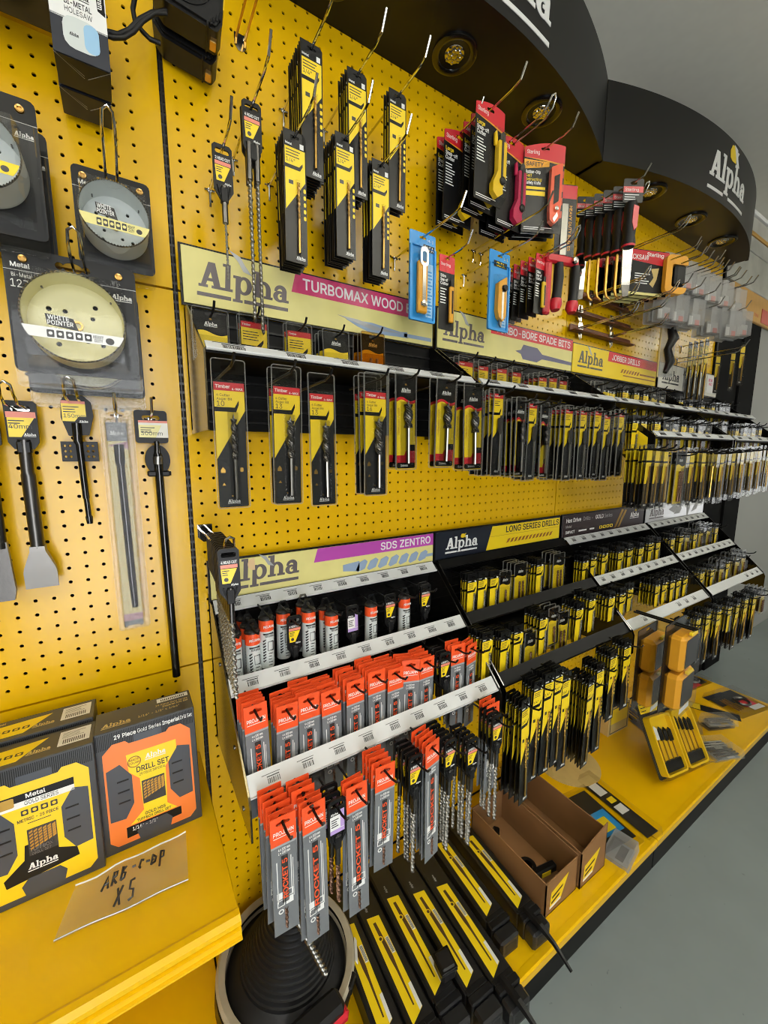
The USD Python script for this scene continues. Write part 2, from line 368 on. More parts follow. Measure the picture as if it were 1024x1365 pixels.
def deck(name, x0, x1, depth, ztop, lip, label, cat, kick=False, dx=0):
    t = thing(name, label, cat, (0, 0, 0))
    obj('deck', MB().box(x0, x1, -depth + .006, -.001, wz(ztop) - .022, wz(ztop), .0015), 'yellow_paint', t)
    z = wz(ztop)
    prof = P([(-depth + .014, z + .001), (-depth + .010, z + .003), (-depth + .001, z + .003), (-depth - .005, z - .002), (-depth - .005, z - lip * .30), (-depth + .001, z - lip * .36), (-depth + .001, z - lip * .52), (-depth - .004, z - lip * .58), (-depth - .004, z - lip * .86), (-depth - .008, z - lip * .90), (-depth - .008, z - lip), (-depth + .014, z - lip)])
    if kick: prof = P([(-depth + .014, z + .0008), (-depth, z + .0022), (-depth - .004, z - .002), (-depth - .004, z - lip), (-depth + .014, z - lip)])
    obj('front_lip', MB().prismx(prof, x0, x1), 'yellow_paint', t)
    if kick:
        obj('kick_plate', MB().box(x0, x1, -depth + .004, -depth + .02, .002, z - lip, .001), 'black_paint', t)
        obj('end_plate', MB().box(x1 - .004, x1, -depth + .02, -.002, .002, z - .022), 'black_paint', t)
        obj('end_plate', MB().box(x0, x0 + .004, -depth + .02, -.002, .002, z - .022), 'black_paint', t)
DECK = -1.096
for (x0, x1), nm in zip(((-.93, .262), (.266, 1.461), (1.465, 2.66)), ('left', 'middle', 'right')):
    deck('base_deck', x0, x1, .42, DECK, .022, 'yellow base deck with black kick plate under the %s wall bay' % nm, 'base deck', True)
SHELF = -.567
deck('wall_shelf', -.93, .264, .376, SHELF, .03, 'yellow metal shelf with ridged front lip carrying the drill set boxes', 'shelf')

# ------------------------------------------------------------------ canopies over the bays
def arc(u, x0, x1, ye, sag):
    c = (x1 - x0) / 2; Rr = (c * c + sag * sag) / (2 * sag); th = math.asin(c / Rr); a = (u * 2 - 1) * th
    xm = (x0 + x1) / 2
    return np.stack([xm + Rr * np.sin(a), -(ye + sag - Rr + Rr * np.cos(a)), a], -1)
def canopy(x0, x1, ye, sag, lights, text_x, label):
    t = thing('canopy', label, 'canopy')
    z0, z1 = wz(.957), wz(1.168)
    U = np.linspace(0, 1, 41); a = arc(U, x0, x1, ye, sag)
    poly = P([(x1, -.0005), (x0, -.0005)] + [(p[0], p[1]) for p in a])
    obj('soffit', MB().prismz(poly, z0, z0 + .008), 'canopy_board', t)
    obj('top_board', MB().prismz(poly, z1 - .008, z1), 'canopy_board', t)
    inner = [(p[0] + .01 * math.sin(p[2]) * -1, p[1] + .01) for p in a]
    ring = P([(p[0], p[1] - .001) for p in a] + inner[::-1])
    obj('fascia', MB().prismz(ring, z0 - .004, z1 + .001), 'canopy_board', t, smooth=40)
    obj('side_board', MB().box(x0, x0 + .006, -ye, -.0005, z0, z1), 'canopy_board', t)
    obj('side_board', MB().box(x1 - .006, x1, -ye, -.0005, z0, z1), 'canopy_board', t)
    def bend(mb):                                    # flat lettering (x along the arc) laid on the curved fascia
        c = (x1 - x0) / 2; Rr = (c * c + sag * sag) / (2 * sag); xm = (x0 + x1) / 2
        for v in mb.v:
            th = (v[:, 0] - xm) / Rr; rad = Rr + .0012 - v[:, 1]
            v[:, 0] = xm + rad * np.sin(th); v[:, 1] = -(ye + sag - Rr + rad * np.cos(th))
        return mb
    k = .083
    mb = MB()
    for g in GL: mb.prism(affinity.translate(affinity.scale(g, k, k, origin=(0, 0)), text_x, wz(1.018)), -.0012, 0)
    obj('lettering', bend(mb), 'white_print', t)
    mb = MB()
    for uu in UNDER:
        b = affinity.translate(affinity.scale(uu, k, k * .8, origin=(0, 0)), text_x, wz(1.000)).bounds
        for q in range(8): mb.box(b[0] + (b[2] - b[0]) * q / 8, b[0] + (b[2] - b[0]) * (q + 1) / 8, -.0012, 0, b[1], b[3])
    obj('underline', bend(mb), 'white_print', t)
    mx, mz = text_x + GW * k * .56, wz(1.112)
    obj('emblem', bend(MB().prism(poly_at(RIBBON_L, .072, mx, mz), -.001, 0)), 'yellow_card', t)
    obj('emblem_ribbon', bend(MB().prism(poly_at(RIBBON_S, .075, mx, mz), -.0014, 0).prism(poly_at(RIBBON_R, .06, mx, mz), -.001, 0)), 'white_print', t)
    for lx, ly in lights:
        d = obj('downlight', MB().lathe([(.050, .0), (.050, -.004), (.044, -.0075), (.036, -.005), (.034, -.0008), (.0, -.0008)], 32, (lx, ly, z0)), 'black_gloss', t, smooth=50)
        obj('reflector', MB().lathe([(.034, -.003), (.024, -.0012), (.0, -.0012)], 28, (lx, ly, z0)), 'black_card', d)
        lens = MB(); lens.lathe([(.0, -.0065), (.006, -.006), (.0075, -.002)], 12, (lx, ly, z0))
        for q in range(8):
            an = q * math.pi / 4; lens.lathe([(.0, -.006), (.0042, -.0055), (.0055, -.002)], 8, (lx + .0115 * math.cos(an), ly + .0115 * math.sin(an), z0))
            an += .39; lens.lathe([(.0, -.005), (.003, -.0045), (.0035, -.002)], 6, (lx + .0185 * math.cos(an), ly + .0185 * math.sin(an), z0))
        lens.lathe([(.0, -.0025), (.021, -.0025), (.022, -.0012)], 24, (lx, ly, z0))
        obj('lens', lens, 'chrome', d)
canopy(.27, 1.4635, .086, .122, ((.567, -.093), (.864, -.093), (1.161, -.098)), .737, 'black curved canopy with round downlights over the middle wall bay')
canopy(1.466, 2.66, .086, .106, ((1.753, -.087), (2.06, -.089), (2.357, -.089)), 1.926, 'black curved canopy with white lettering and downlights at the right end')

# ------------------------------------------------------------------ header signs
def swirl(mb, x, z, k):
    return mb.prism(poly_at(P([(-.05, 1), (.5, .78), (.72, .42), (1.05, 0), (.62, .12), (.4, .52)]), k, x, z), -.0006, 0)
def sign(x0, z0, w, h, base, logo_look, band, band_text, pic, label, band_x=.46, y=-.028, logo_mark=True):
    t = thing('header_sign', label, 'sign', (x0, y, wz(z0)), group='header signs on the display racks')
    obj('panel', MB().box(0, w, -.0, .004, 0, h, .0006), base, t)
    obj('frame', MB().box(-.004, w + .004, .003, .007, -.004, h + .004), 'black_card', t)
    return t

RACK_W = .578
U_X = (.290, .884, 1.470, 2.066); L_X = (.300, .890, 1.472, 2.068)
def drill_pic(mb, x, z, L, r):
    for k in range(int(L / (r * 2.4))):
        xx = x + k * r * 2.4
        mb.prism(P([(xx, z - r), (xx + r * 1.5, z - r * .7), (xx + r * 2.6, z + r), (xx + r * 1.1, z + r * .7)]), -.0008, 0)
    return mb
# upper left: pale yellow, pink band
def upper_signs():
    w, h, z0 = .58, .098, .349
    t = sign(.288, z0, w, h, 'pale_yellow', None, None, None, None, 'pale yellow header sign with pink band, over the auger bit packs')
    obj('logo', MB().logo(.172, .026, .033, 0), 'slate_print', t)
    obj('swirl', swirl(MB(), .085, .070, .038), 'silver_print', t)
    obj('colour_band', MB().prism(P([(.205, .058), (w, .058), (w, h), (.215, h)]), -.0004, 0), 'pink_print', t)
    obj('band_lettering', MB().text('TURBOMAX WOOD BITS', .021, .395, .0675, -.0004, True, fit=.33), 'white_print', t)
    p = obj('printed_bit', MB().prism(P([(.33, .026), (.40, .028), (.48, .02), (.50, .022), (.50, .008), (.47, .008), (.40, .004), (.36, .014)]), -.0005, 0).prism(R2(.49, .010, .575, .0185), -.0005, 0), 'steel_blue', t)
    obj('printed_edge', MB().prism(P([(.31, .031), (.36, .029), (.42, .02), (.49, .0165), (.40, .012)]), -.0008, 0), 'silver_print', t)
    t = sign(.884, z0, w, h, 'pale_yellow', None, None, None, None, 'pale yellow header sign with red band and spade bit picture')
    obj('logo', MB().logo(.15, .02, .034, 0), 'slate_print', t)
    obj('swirl', swirl(MB(), .075, .068, .036), 'silver_print', t)
    obj('colour_band', MB().prism(P([(.195, .064), (w, .064), (w, h), (.195, h)]), -.0004, 0), 'red_print', t)
    obj('band_lettering', MB().text('TURBO-BORE SPADE BITS', .020, .39, .071, -.0004, True, fit=.36), 'white_print', t)
    obj('printed_bit', MB().prism(P([(.30, .030), (.325, .036), (.335, .052), (.40, .050), (.425, .034), (w, .028), (w, .018), (.425, .020), (.40, .008), (.335, .010), (.325, .024)]), -.0005, 0), 'mauve_print', t)
    t = sign(1.470, z0, w - .012, h - .006, 'yellow_card', None, None, None, None, 'bright yellow header sign with red jobber drill band')
    obj('logo', MB().logo(.15, .03, .034, 0), 'dark_print', t)
    obj('swirl', swirl(MB(), .08, .064, .03), 'silver_print', t)
    obj('colour_band', MB().prism(P([(.21, .058), (w - .012, .058), (w - .012, h - .006), (.215, h - .006)]), -.0004, 0), 'red_print', t)
    obj('band_lettering', MB().text('JOBBER DRILLS', .019, .235, .065, -.0004, True, align='l', fit=.2), 'white_print', t)
    obj('band_lettering', MB().text('IMPERIAL', .019, .445, .065, -.0004, True, align='l', fit=.11), 'rust_print', t)
    obj('printed_bit', drill_pic(MB(), .30, .034, .14, .008).prism(R2(.44, .030, .56, .036), -.0006, 0).prism(R2(.32, .016, .56, .020), -.0006, 0), 'brick_print', t)
    t = sign(2.064, z0, w, h, 'cream', None, None, None, None, 'whitish header sign at the far right, partly behind hanging packs')
    obj('logo', MB().logo(.15, .03, .034, 0), 'dark_print', t)
    obj('band_lettering', MB().text('JOBBER DRILLS', .017, .30, .068, -.0004, True, fit=.2), 'dark_print', t)
    obj('fine_print', MB().box(.46, .52, -.0004, 0, .02, .032).box(.46, .50, -.0004, 0, .04, .046), 'grey_print', t)
upper_signs()
def lower_signs():
    w, h, z0 = .58, .079, -.224
    t = sign(.303, z0, w, h, 'pale_yellow', None, None, None, None, 'pale yellow header sign with purple band above the orange drill packets')
    obj('logo', MB().logo(.17, .018, .03, 0), 'slate_print', t)
    obj('swirl', swirl(MB(), .10, .054, .03), 'silver_print', t)
    obj('peach_disc', MB().prism(ell(.088, .064, .013, .013).difference(R2(.09, .05, .12, .085)), -.0003, 0), 'peach_print', t)
    obj('colour_band', MB().prism(P([(.225, .047), (w, .047), (w, h), (.235, h)]), -.0004, 0), 'purple_print', t)
    obj('band_lettering', MB().text('SDS ZENTRO', .019, .570, .0535, -.0004, True, align='r', fit=.175), 'white_print', t)
    mb = MB()
    for k in range(7):
        xx = .335 + k * .032
        mb.prism(P([(xx, .012), (xx + .006, .006), (xx + .026, .012), (xx + .034, .03), (xx + .026, .036), (xx + .01, .03)]), -.0006 - k * .00002, 0)
    obj('printed_bit', mb.prism(P([(.30, .014), (.345, .008), (.345, .034), (.30, .03)]), -.0006, 0).prism(R2(.555, .016, .579, .024), -.0006, 0), 'steel_blue', t)
    t = sign(.892, z0, w - .014, h, 'navy_print', None, None, None, None, 'black and yellow header sign for the long drill packs')
    obj('colour_band', MB().prism(P([(.20, .003), (w - .017, .003), (w - .017, h - .003), (.225, h - .003)]), -.0004, 0), 'yellow_card', t)
    obj('logo', MB().logo(.125, .038, .026, 0), 'white_print', t)
    mb = MB(); [mb.prism(poly_at(q, .018, .105, .056), -.0006, 0) for q in (affinity.rotate(RIBBON_L, 0), RIBBON_S, RIBBON_R)]
    obj('emblem', mb, 'yellow_card', t)
    obj('band_lettering', MB().text('LONG SERIES DRILLS', .019, .557, .0515, -.0004, True, align='r', fit=.27), 'dark_print', t)
    obj('printed_bit', drill_pic(MB(), .29, .024, .25, .0075), 'brick_print', t)
    obj('rule', MB().box(.215, .56, -.0006, 0, .0435, .0442), 'brick_print', t)
    t = sign(1.474, z0, w - .008, h, 'mauve_dark', None, None, None, None, 'dark brown header sign for hex drive drills')
    obj('headline', MB().text('Hex Drive', .0145, .02, .052, 0, True, align='l', fit=.1).text('GOLD', .0145, .205, .052, 0, True, align='l', fit=.055), 'white_print', t)
    obj('headline_light', MB().text('Drills -', .0145, .125, .052, 0, align='l', fit=.07).text('Series', .0145, .265, .052, 0, align='l', fit=.06).text('Metal', .010, .02, .032, 0, align='l'), 'grey_print', t)
    obj('fine_print', MB().text('IMPACT', .010, .02, .011, 0, True, align='l', fit=.06).box(.10, .15, -.0004, 0, .013, .019).box(.17, .2, -.0004, 0, .013, .019), 'white_print', t)
    mb = MB(); [mb.prism(rrect(.235 + k * .025, .010, .255 + k * .025, .022, .003).difference(rrect(.239 + k * .025, .013, .251 + k * .025, .019, .002)), -.0004, 0) for k in range(4)]
    obj('pictograms', mb, 'yellow_card', t)
    obj('printed_bit', MB().prism(P([(.34, .004), (.355, .004), (.405, .074), (.39, .076)]), -.0006, 0).prism(P([(.365, .004), (.38, .004), (.43, .070), (.415, .073)]), -.0006, 0), 'gold_steel', t)
    obj('logo', MB().logo(.07, .46, .038, 0), 'white_print', t)
    mb = MB(); [mb.prism(poly_at(q, .011, .502, .062), -.0006, 0) for q in (RIBBON_L, RIBBON_S)]
    obj('emblem', mb, 'yellow_card', t)
    obj('rule', MB().box(0, w - .008, -.0003, 0, .0465, .047).box(0, w - .008, -.0003, 0, .0265, .027), 'black_card', t)
    t = sign(2.068, z0, w, h, 'gloss_white', None, None, None, None, 'glossy white header sign at the right end of the lower racks')
    obj('logo', MB().logo(.13, .03, .026, 0), 'slate_print', t)
    mb = MB(); [mb.prism(poly_at(P([(-1, -.3), (.2, .4), (1.1, .2), (.3, -.5)]), .045, x_, z_, a_), -.0004, 0) for x_, z_, a_ in ((.30, .04, 10), (.40, .035, 70), (.48, .045, 20), (.25, .05, -10))]
    obj('printed_pattern', mb, 'grey_print', t)
M('mauve_dark', (42, 29, 31), .3)
M('gloss_white', (224, 224, 226), .08, coat=.6)
lower_signs()

# ------------------------------------------------------------------ display racks: back, side plates, stepped rails, price strips
def price_label(mb, x, w, yf, zf, tilt):
    """barcode and two lines of small print on a strip whose face is tilted; returns the mesh"""
    ca, sa = math.cos(tilt), math.sin(tilt)
    q = MB()
    q.box(x - w * .5, x + w * .35, -.0003, 0, .0075, .0085).box(x - w * .28, x + w * .3, -.0003, 0, .0035, .0052)
    bx = x - w * .26
    while bx < x + w * .3:
        bw = rng.uniform(.0006, .0022); q.box(bx, bx + bw, -.0003, 0, -.006, .002); bx += bw + rng.uniform(.0006, .0016)
    for v in q.v:
        y, z = v[:, 1].copy(), v[:, 2].copy()
        v[:, 1] = yf + y * ca + z * sa; v[:, 2] = zf + z * ca - y * sa
    return q
def rail(t, x0, x1, ya, za, yb, zb, look, labels, every=.061, lw=.036):
    """a rail whose face runs from its top edge (ya, za) down and outwards to (yb, zb)"""
    za, zb = wz(za), wz(zb); d = np.array([yb - ya, zb - za]); L = np.linalg.norm(d); n = np.array([d[1], -d[0]]) / L; n = n if n[0] < 0 else -n
    b = -n * .003
    r = obj('rail', MB().prismx(P([(ya, za), (yb, zb), (yb + b[0], zb + b[1]), (ya + b[0], za + b[1])]), x0 + .004, x1 - .004).box(x0 + .004, x1 - .004, yb, yb + .018, zb, zb + .0025), 'black_paint' if look != 'label_strip' else 'label_strip', t)
    if labels:
        mid = np.array([(ya + yb) / 2, (za + zb) / 2]); tilt = math.atan2(ya - yb, za - zb)
        k = 0; x = x0 + .045
        while x < x1 - .03:
            if labels is True or k in labels:
                q = price_label(None, x, lw, mid[0] + n[0] * .0002, mid[1] + n[1] * .0002, tilt)
                obj('price_label', q, 'dark_print', r)
            x += every; k += 1
    return r
def rack_base(label, x0, plate, back):
    x1 = x0 + RACK_W
    t = thing('display_rack', label, 'display rack', (0, 0, 0), group='black stepped racks on the yellow wall')
    for x in (x0, x1 - .003):
        obj('side_plate', MB().prismx(P([(a, wz(b)) for a, b in plate]), x, x + .003), 'plate_metal' if x < .31 else 'black_gloss', t)
    mb = MB().box(x0, x1, -.018, -.003, wz(back[0]), wz(back[1]))
    obj('back_panel', mb, 'black_paint', t)
    mb = MB()
    z = back[0] + .015
    while z < back[1] - .01:
        mb.box(x0, x1, -.022, -.018, wz(z), wz(z) + .004); z += .026
    obj('back_ribs', mb, 'black_card', t)
    return t
UP = [(-.004, .345), (-.019, .345), (-.030, .345), (-.165, .250), (-.188, .235), (-.188, .112), (-.004, .112)]
UP3 = [(-.004, .345), (-.019, .345), (-.030, .345), (-.188, .218), (-.305, .126), (-.305, .064), (-.225, .062), (-.188, .10), (-.004, .10)]
LP = [(-.004, -.146), (-.019, -.146), (-.019, -.229), (-.045, -.229), (-.29, -.468), (-.298, -.485), (-.298, -.545), (-.004, -.548)]
U_RACK, L_RACK = [], []
for k, nm in enumerate(('pink-banded', 'spade bit', 'red-banded jobber', 'whitish far right')):
    t = rack_base('black rack with price rail hanging under the %s sign' % nm, U_X[k], UP if k < 2 else UP3, (.12, .345)); U_RACK.append(t)
    x0, x1 = U_X[k], U_X[k] + RACK_W
    rail(t, x0, x1, -.178, .250, -.192, .236, 'label_strip', True, .105, .06)
    obj('shelf_pan', MB().box(x0 + .004, x1 - .004, -.185, -.018, wz(.231), wz(.234)), 'black_paint', t)
    if k >= 2:
        rail(t, x0, x1, -.295, .142, -.309, .126, 'label_strip', True, .105, .06)
        obj('shelf_pan', MB().box(x0 + .004, x1 - .004, -.30, -.19, wz(.121), wz(.124)), 'black_paint', t)
        if k == 2:
            obj('yellow_inset', MB().prismx(P([(-.20, wz(.185)), (-.285, wz(.122)), (-.285, wz(.074)), (-.20, wz(.074))]), x0 - .0012, x0), 'yellow_card', t, label='yellow inset on the side plate')
            obj('screw', MB().lathe([(0, .0022), (.004, .0015), (.004, 0)], 10, (x0 - .0012, -.265, wz(.084)), 'x'), 'dark_steel', t)
for k, nm in enumerate(('purple-banded', 'black and yellow long drill', 'dark brown hex drive', 'glossy white')):
    t = rack_base('black stepped rack of three tiers under the %s sign' % nm, L_X[k], LP, (-.54, -.215)); L_RACK.append(t)
    x0, x1 = L_X[k], L_X[k] + RACK_W
    white = k != 1
    rail(t, x0, x1, -.036, -.222, -.058, -.243, 'label_strip' if white else 'black_paint', white)
    rail(t, x0, x1, -.152, -.336, -.176, -.360, 'label_strip' if white else 'black_paint', white)
    rail(t, x0, x1, -.265, -.450, -.290, -.475, 'label_strip' if white else 'black_paint', (True if k == 0 else {1, 5, 6, 7} if k == 2 else {6, 7, 8}) if white else False)
    obj('tier_pan', MB().box(x0 + .004, x1 - .004, -.168, -.02, wz(-.405), wz(-.402)), 'black_paint', t)
    if k == 0:
        for s, (yy, zz) in enumerate(((-.10, -.33), (-.20, -.44), (-.25, -.52))):
            obj('screw', MB().lathe([(0, -.002), (.004, -.0015), (.004, 0)], 10, (x0, yy, wz(zz)), 'x'), 'dark_steel', t)


# ------------------------------------------------------------------ one of each kind of packet, tool and hook; origin: top middle of its front face
def slot(w=.022, h=.0055, z=-.010, hump=True):
    s = rrect(-w / 2, z - h / 2, w / 2, z + h / 2, h * .45)
    return s.union(Point(0, z + .001).buffer(h * .75, 5)) if hump else s
def helix(mb, z0, z1, r, pitch, n=10, lobes=2, depth=.45, x=0., y=0.):
    steps = max(6, int(abs(z1 - z0) / pitch * 9)); a = np.arange(n) * 2 * np.pi / n
    rad = r * (1 - depth * (.5 - .5 * np.cos(lobes * a)) ** 1.5); v = []
    for k in range(steps + 1):
        t = k / steps; z = z0 + (z1 - z0) * t; ph = 2 * np.pi * abs(z - z0) / pitch
        v.append(np.stack([x + rad * np.cos(a + ph), y + rad * np.sin(a + ph), np.full(n, z)], 1))
    f = [(k * n + j, k * n + (j + 1) % n, (k + 1) * n + (j + 1) % n, (k + 1) * n + j) for k in range(steps) for j in range(n)]
    return mb.add(np.vstack(v), f)
def rod(mb, z0, z1, r, n=10, x=0., y=0.): return mb.tube([(x, y, z0), (x, y, z1)], r, n)
def dome(mb, w, z0, z1, d, inset=.003, x=0., y=0.):
    """open-backed formed blister: a tapered tray with its face towards the viewer"""
    a = [(x - w / 2, y, z0), (x + w / 2, y, z0), (x + w / 2, y, z1), (x - w / 2, y, z1)]
    i = inset; b = [(x - w / 2 + i, y - d, z0 - i), (x + w / 2 - i, y - d, z0 - i), (x + w / 2 - i, y - d, z1 + i), (x - w / 2 + i, y - d, z1 + i)]
    return mb.add(a + b, [(4, 5, 6, 7), (0, 1, 5, 4), (1, 2, 6, 5), (2, 3, 7, 6), (3, 0, 4, 7)])
def sheet(mb, w, z0, z1, y=0., r=.004, holes=None, th=.0006):
    p = rrect(-w / 2, z1, w / 2, z0, r); p = p.difference(holes) if holes is not None else p
    return mb.prism(p, y - th, y)
D = .0002
def edge(k, w, h, r=.004, look='rim_plastic'):
    o = rrect(-w / 2, -h, w / 2, 0, r); obj('plastic_edge', MB().prism(o.difference(o.buffer(-.0009)), -.0012, .0016), look, k)
def lines(mb, x0, x1, z, n, step, h=.0012, y=0., ragged=.35, seed=1):
    r = random.Random(seed)
    for k in range(n):
        mb.box(x0, x1 - (x1 - x0) * ragged * r.random(), y - D, y, z - k * step - h, z - k * step)
    return mb

def k_orange(name, h, drill=True):
    w = .039; k = kind(name); hs = slot(.021, .0055, -.0115)
    obj('header_card', MB().prism(rrect(-w / 2, -.047, w / 2, 0, .0008).difference(hs), 0, .0012), 'orange_red', k)
    obj('silver_stripe', MB().prism(R2(-w / 2, -.047, w / 2, -.0505), 0, .0011), 'silver_print', k)
    obj('pouch', MB().box(-w / 2, w / 2, 0, .0012, -.0505, -h, .0004), 'grey_pouch', k)
    obj('brand_lettering', MB().text('PROJAHN', .0066, 0, -.0305, 0, True, fit=.031).prism(R2(-.0155, -.0345, .0155, -.0335), -D, 0), 'white_print', k)
    obj('window', MB().prism(R2(-.0052, -.067, .0052, -h + (.055 if h > .19 else .012)), -D, 0), 'dark_print', k)
    L = h - .067 - (.062 if h > .19 else .018)
    obj('vertical_lettering', MB().text('ROCKET 5', .0078, 0, -.070 - L / 2, -D, True, rot=90, stretch=L * .92), 'orange_red', k)
    mb = MB().text('4 x 100 mm', .0042, 0, -.0575, 0, True, fit=.018).text('L = 160 mm', .0042, 0, -.0635, 0, True, fit=.018)
    mb.box(-.0125, -.0112, -D, 0, -.075, -.072 - L).box(.0092, .0104, -D, 0, -.072, -.066 - L).box(.0122, .0130, -D, 0, -.078, -.070 - L)
    if h > .19:
        z = -h + .05
        for a, b in ((0, 0), (1, 0), (0, 1), (1, 1)):
            mb.prism(R2(-.0135 + a * .0135, z + b * .0135, -.002 + a * .0135, z + .0115 + b * .0135).difference(R2(-.0122 + a * .0135, z + .0012 + b * .0135, -.0033 + a * .0135, z + .0103 + b * .0135)) if (a + b) % 2 == 0 else R2(-.0135 + a * .0135, z + b * .0135, -.002 + a * .0135, z + .0115 + b * .0135), -D, 0)
        mb.prism(Point(-.008, z - .009).buffer(.0042, 8).difference(Point(-.008, z - .009).buffer(.0026, 8)), -D, 0)
    obj('print', mb, 'white_print', k)
    if h > .19:
        obj('drill_tip', helix(MB(), -h + .045, -h + .010, .0028, .02, y=-.001), 'bronze_steel', k)
k_orange('orange_packet', .205); k_orange('orange_packet_long', .248)

def k_tube():
    k = kind('drill_tube'); r = .0145
    obj('tube', MB().lathe([(0, -.122), (r, -.122), (r, -.0225)], 20, (0, r, 0)), 'white_enamel', k, smooth=40)
    obj('orange_band', MB().lathe([(r + .0002, -.045), (r + .0002, -.0225), (r * .9, -.0215)], 20, (0, r, 0)), 'orange_red', k, smooth=40)
    cap = P([(-.011, -.022), (.011, -.022), (.0125, -.012), (.006, .003), (-.006, .003), (-.0125, -.012)]).difference(ell(0, -.0065, .0052, .0062))
    obj('cap', MB().lathe([(r + .0006, -.0225), (r + .0006, -.019), (r * .8, -.0155), (0, -.0155)], 20, (0, r, 0)), 'smoke_dark', k, smooth=40)
    obj('hang_loop', MB().prism(cap, r - .003, r), 'smoke_clear', k)
    mb = MB().text('PROJAHN', .0052, 0, -.037, -.0004, True, fit=.02)
    obj('brand_lettering', mb, 'white_print', k)
    mb = MB().text('SDS plus', .0042, .001, -.056, -.0003, True, fit=.017).box(-.010, .0095, -.0006, .003, -.0505, -.0485)
    for q in range(8): mb.prism(P([(-.0105, -.065 - q * .006), (-.0055, -.062 - q * .006), (-.0055, -.0605 - q * .006), (-.0105, -.0635 - q * .006)]), -.0002, .006)
    mb.prism(R2(-.002, -.085, .0095, -.066).difference(R2(-.0012, -.0842, .0087, -.0668)), -.0003, .003)
    lines(mb, -.001, .008, -.090, 5, .006, .0014, -.0002)
    obj('print', mb, 'dark_print', k)
CLEAR('smoke_clear', (.52, .52, .52), .1, body=(.05, .05, .05), bodymix=.15)
k_tube()

def k_holder(name, L, r, label='yellow', n=1):
    """hanging holder of black plastic with the drill it grips"""
    k = kind(name); w = .031
    body = P([(-w / 2, -.004), (-w / 2 + .004, 0), (w / 2 - .004, 0), (w / 2, -.004), (w / 2, -.068), (w / 2 - .009, -.082), (-w / 2 + .009, -.082), (-w / 2, -.068)])
    obj('holder', MB().prism(body.difference(rrect(-.011, -.014, .011, -.0065, .003)), 0, .0035), 'black_plastic', k)
    obj('clip', MB().box(-.006, .006, -.004, .006, -.088, -.064, .0015).tube([(-.010, -.001, -.062), (-.0085, -.002, -.070), (-.006, -.002, -.076)], .0012, 6).tube([(.010, -.001, -.062), (.0085, -.002, -.070), (.006, -.002, -.076)], .0012, 6), 'black_rubber', k)
    if label == 'yellow':
        obj('label', MB().prism(P([(-.0125, -.032), (.0115, -.032), (.001, -.055), (-.011, -.055)]), -D, 0), 'yellow_card', k)
        obj('label_band', MB().prism(R2(-.0125, -.0245, .0125, -.0185), -D, 0), 'dark_print', k)
        obj('salmon_band', MB().prism(P([(-.0125, -.0255), (.0125, -.0255), (.0125, -.031), (-.0125, -.031)]), -D, 0), 'salmon_print', k)
        obj('lettering', MB().text('4 HEAD CUT' if r > .003 else '2 HEAD CUT', .0042, 0, -.0238, -D, True, fit=.023).logo(.011, .0012, -.059, 0, under=False), 'white_print', k)
        mb = lines(MB(), -.0105, .0005, -.0345, 3, .0032, .0012, -D); mb.prism(Point(-.005, -.049).buffer(.0032, 6), -2 * D, 0)
        obj('small_print', mb, 'dark_print', k)
    else:
        obj('label', MB().prism(R2(-.0125, -.060, .0125, -.028), -D, 0), 'white_print', k)
        obj('lilac_band', MB().prism(R2(.0055, -.052, .0125, -.020), -2 * D, 0).prism(R2(-.0125, -.060, .0125, -.053), -2 * D, 0), 'lilac_print', k)
        obj('lettering', MB().logo(.013, -.0115, -.026, 0, under=False), 'white_print', k)
        obj('small_print', lines(MB(), -.0105, .003, -.034, 4, .004, .0016, -D), 'dark_print', k)
    for q in range(n):
        x = (q - (n - 1) / 2) * .013; dl = -.018 * q
        obj('shank', rod(MB(), -.062, -.118, .0048, 10, x, .001), 'dark_steel', k, smooth=40)
        obj('drill', helix(MB(), -.118, -L + dl, r, r * 5.2, x=x, y=.001).lathe([(r * .95, .0), (0, -.004)], 8, (x, .001, -L + dl)), 'steel' if label == 'yellow' else 'bronze_steel', k, smooth=50)
M('salmon_print', (222, 132, 112), .4)
k_holder('drill_holder', .17, .0034); k_holder('drill_holder_long', .245, .0042); k_holder('drill_holder_thin', .205, .0022)
k_holder('drill_holder_lilac', .19, .0042, 'lilac'); k_holder('drill_holder_pair', .335, .0032, 'yellow', 2)

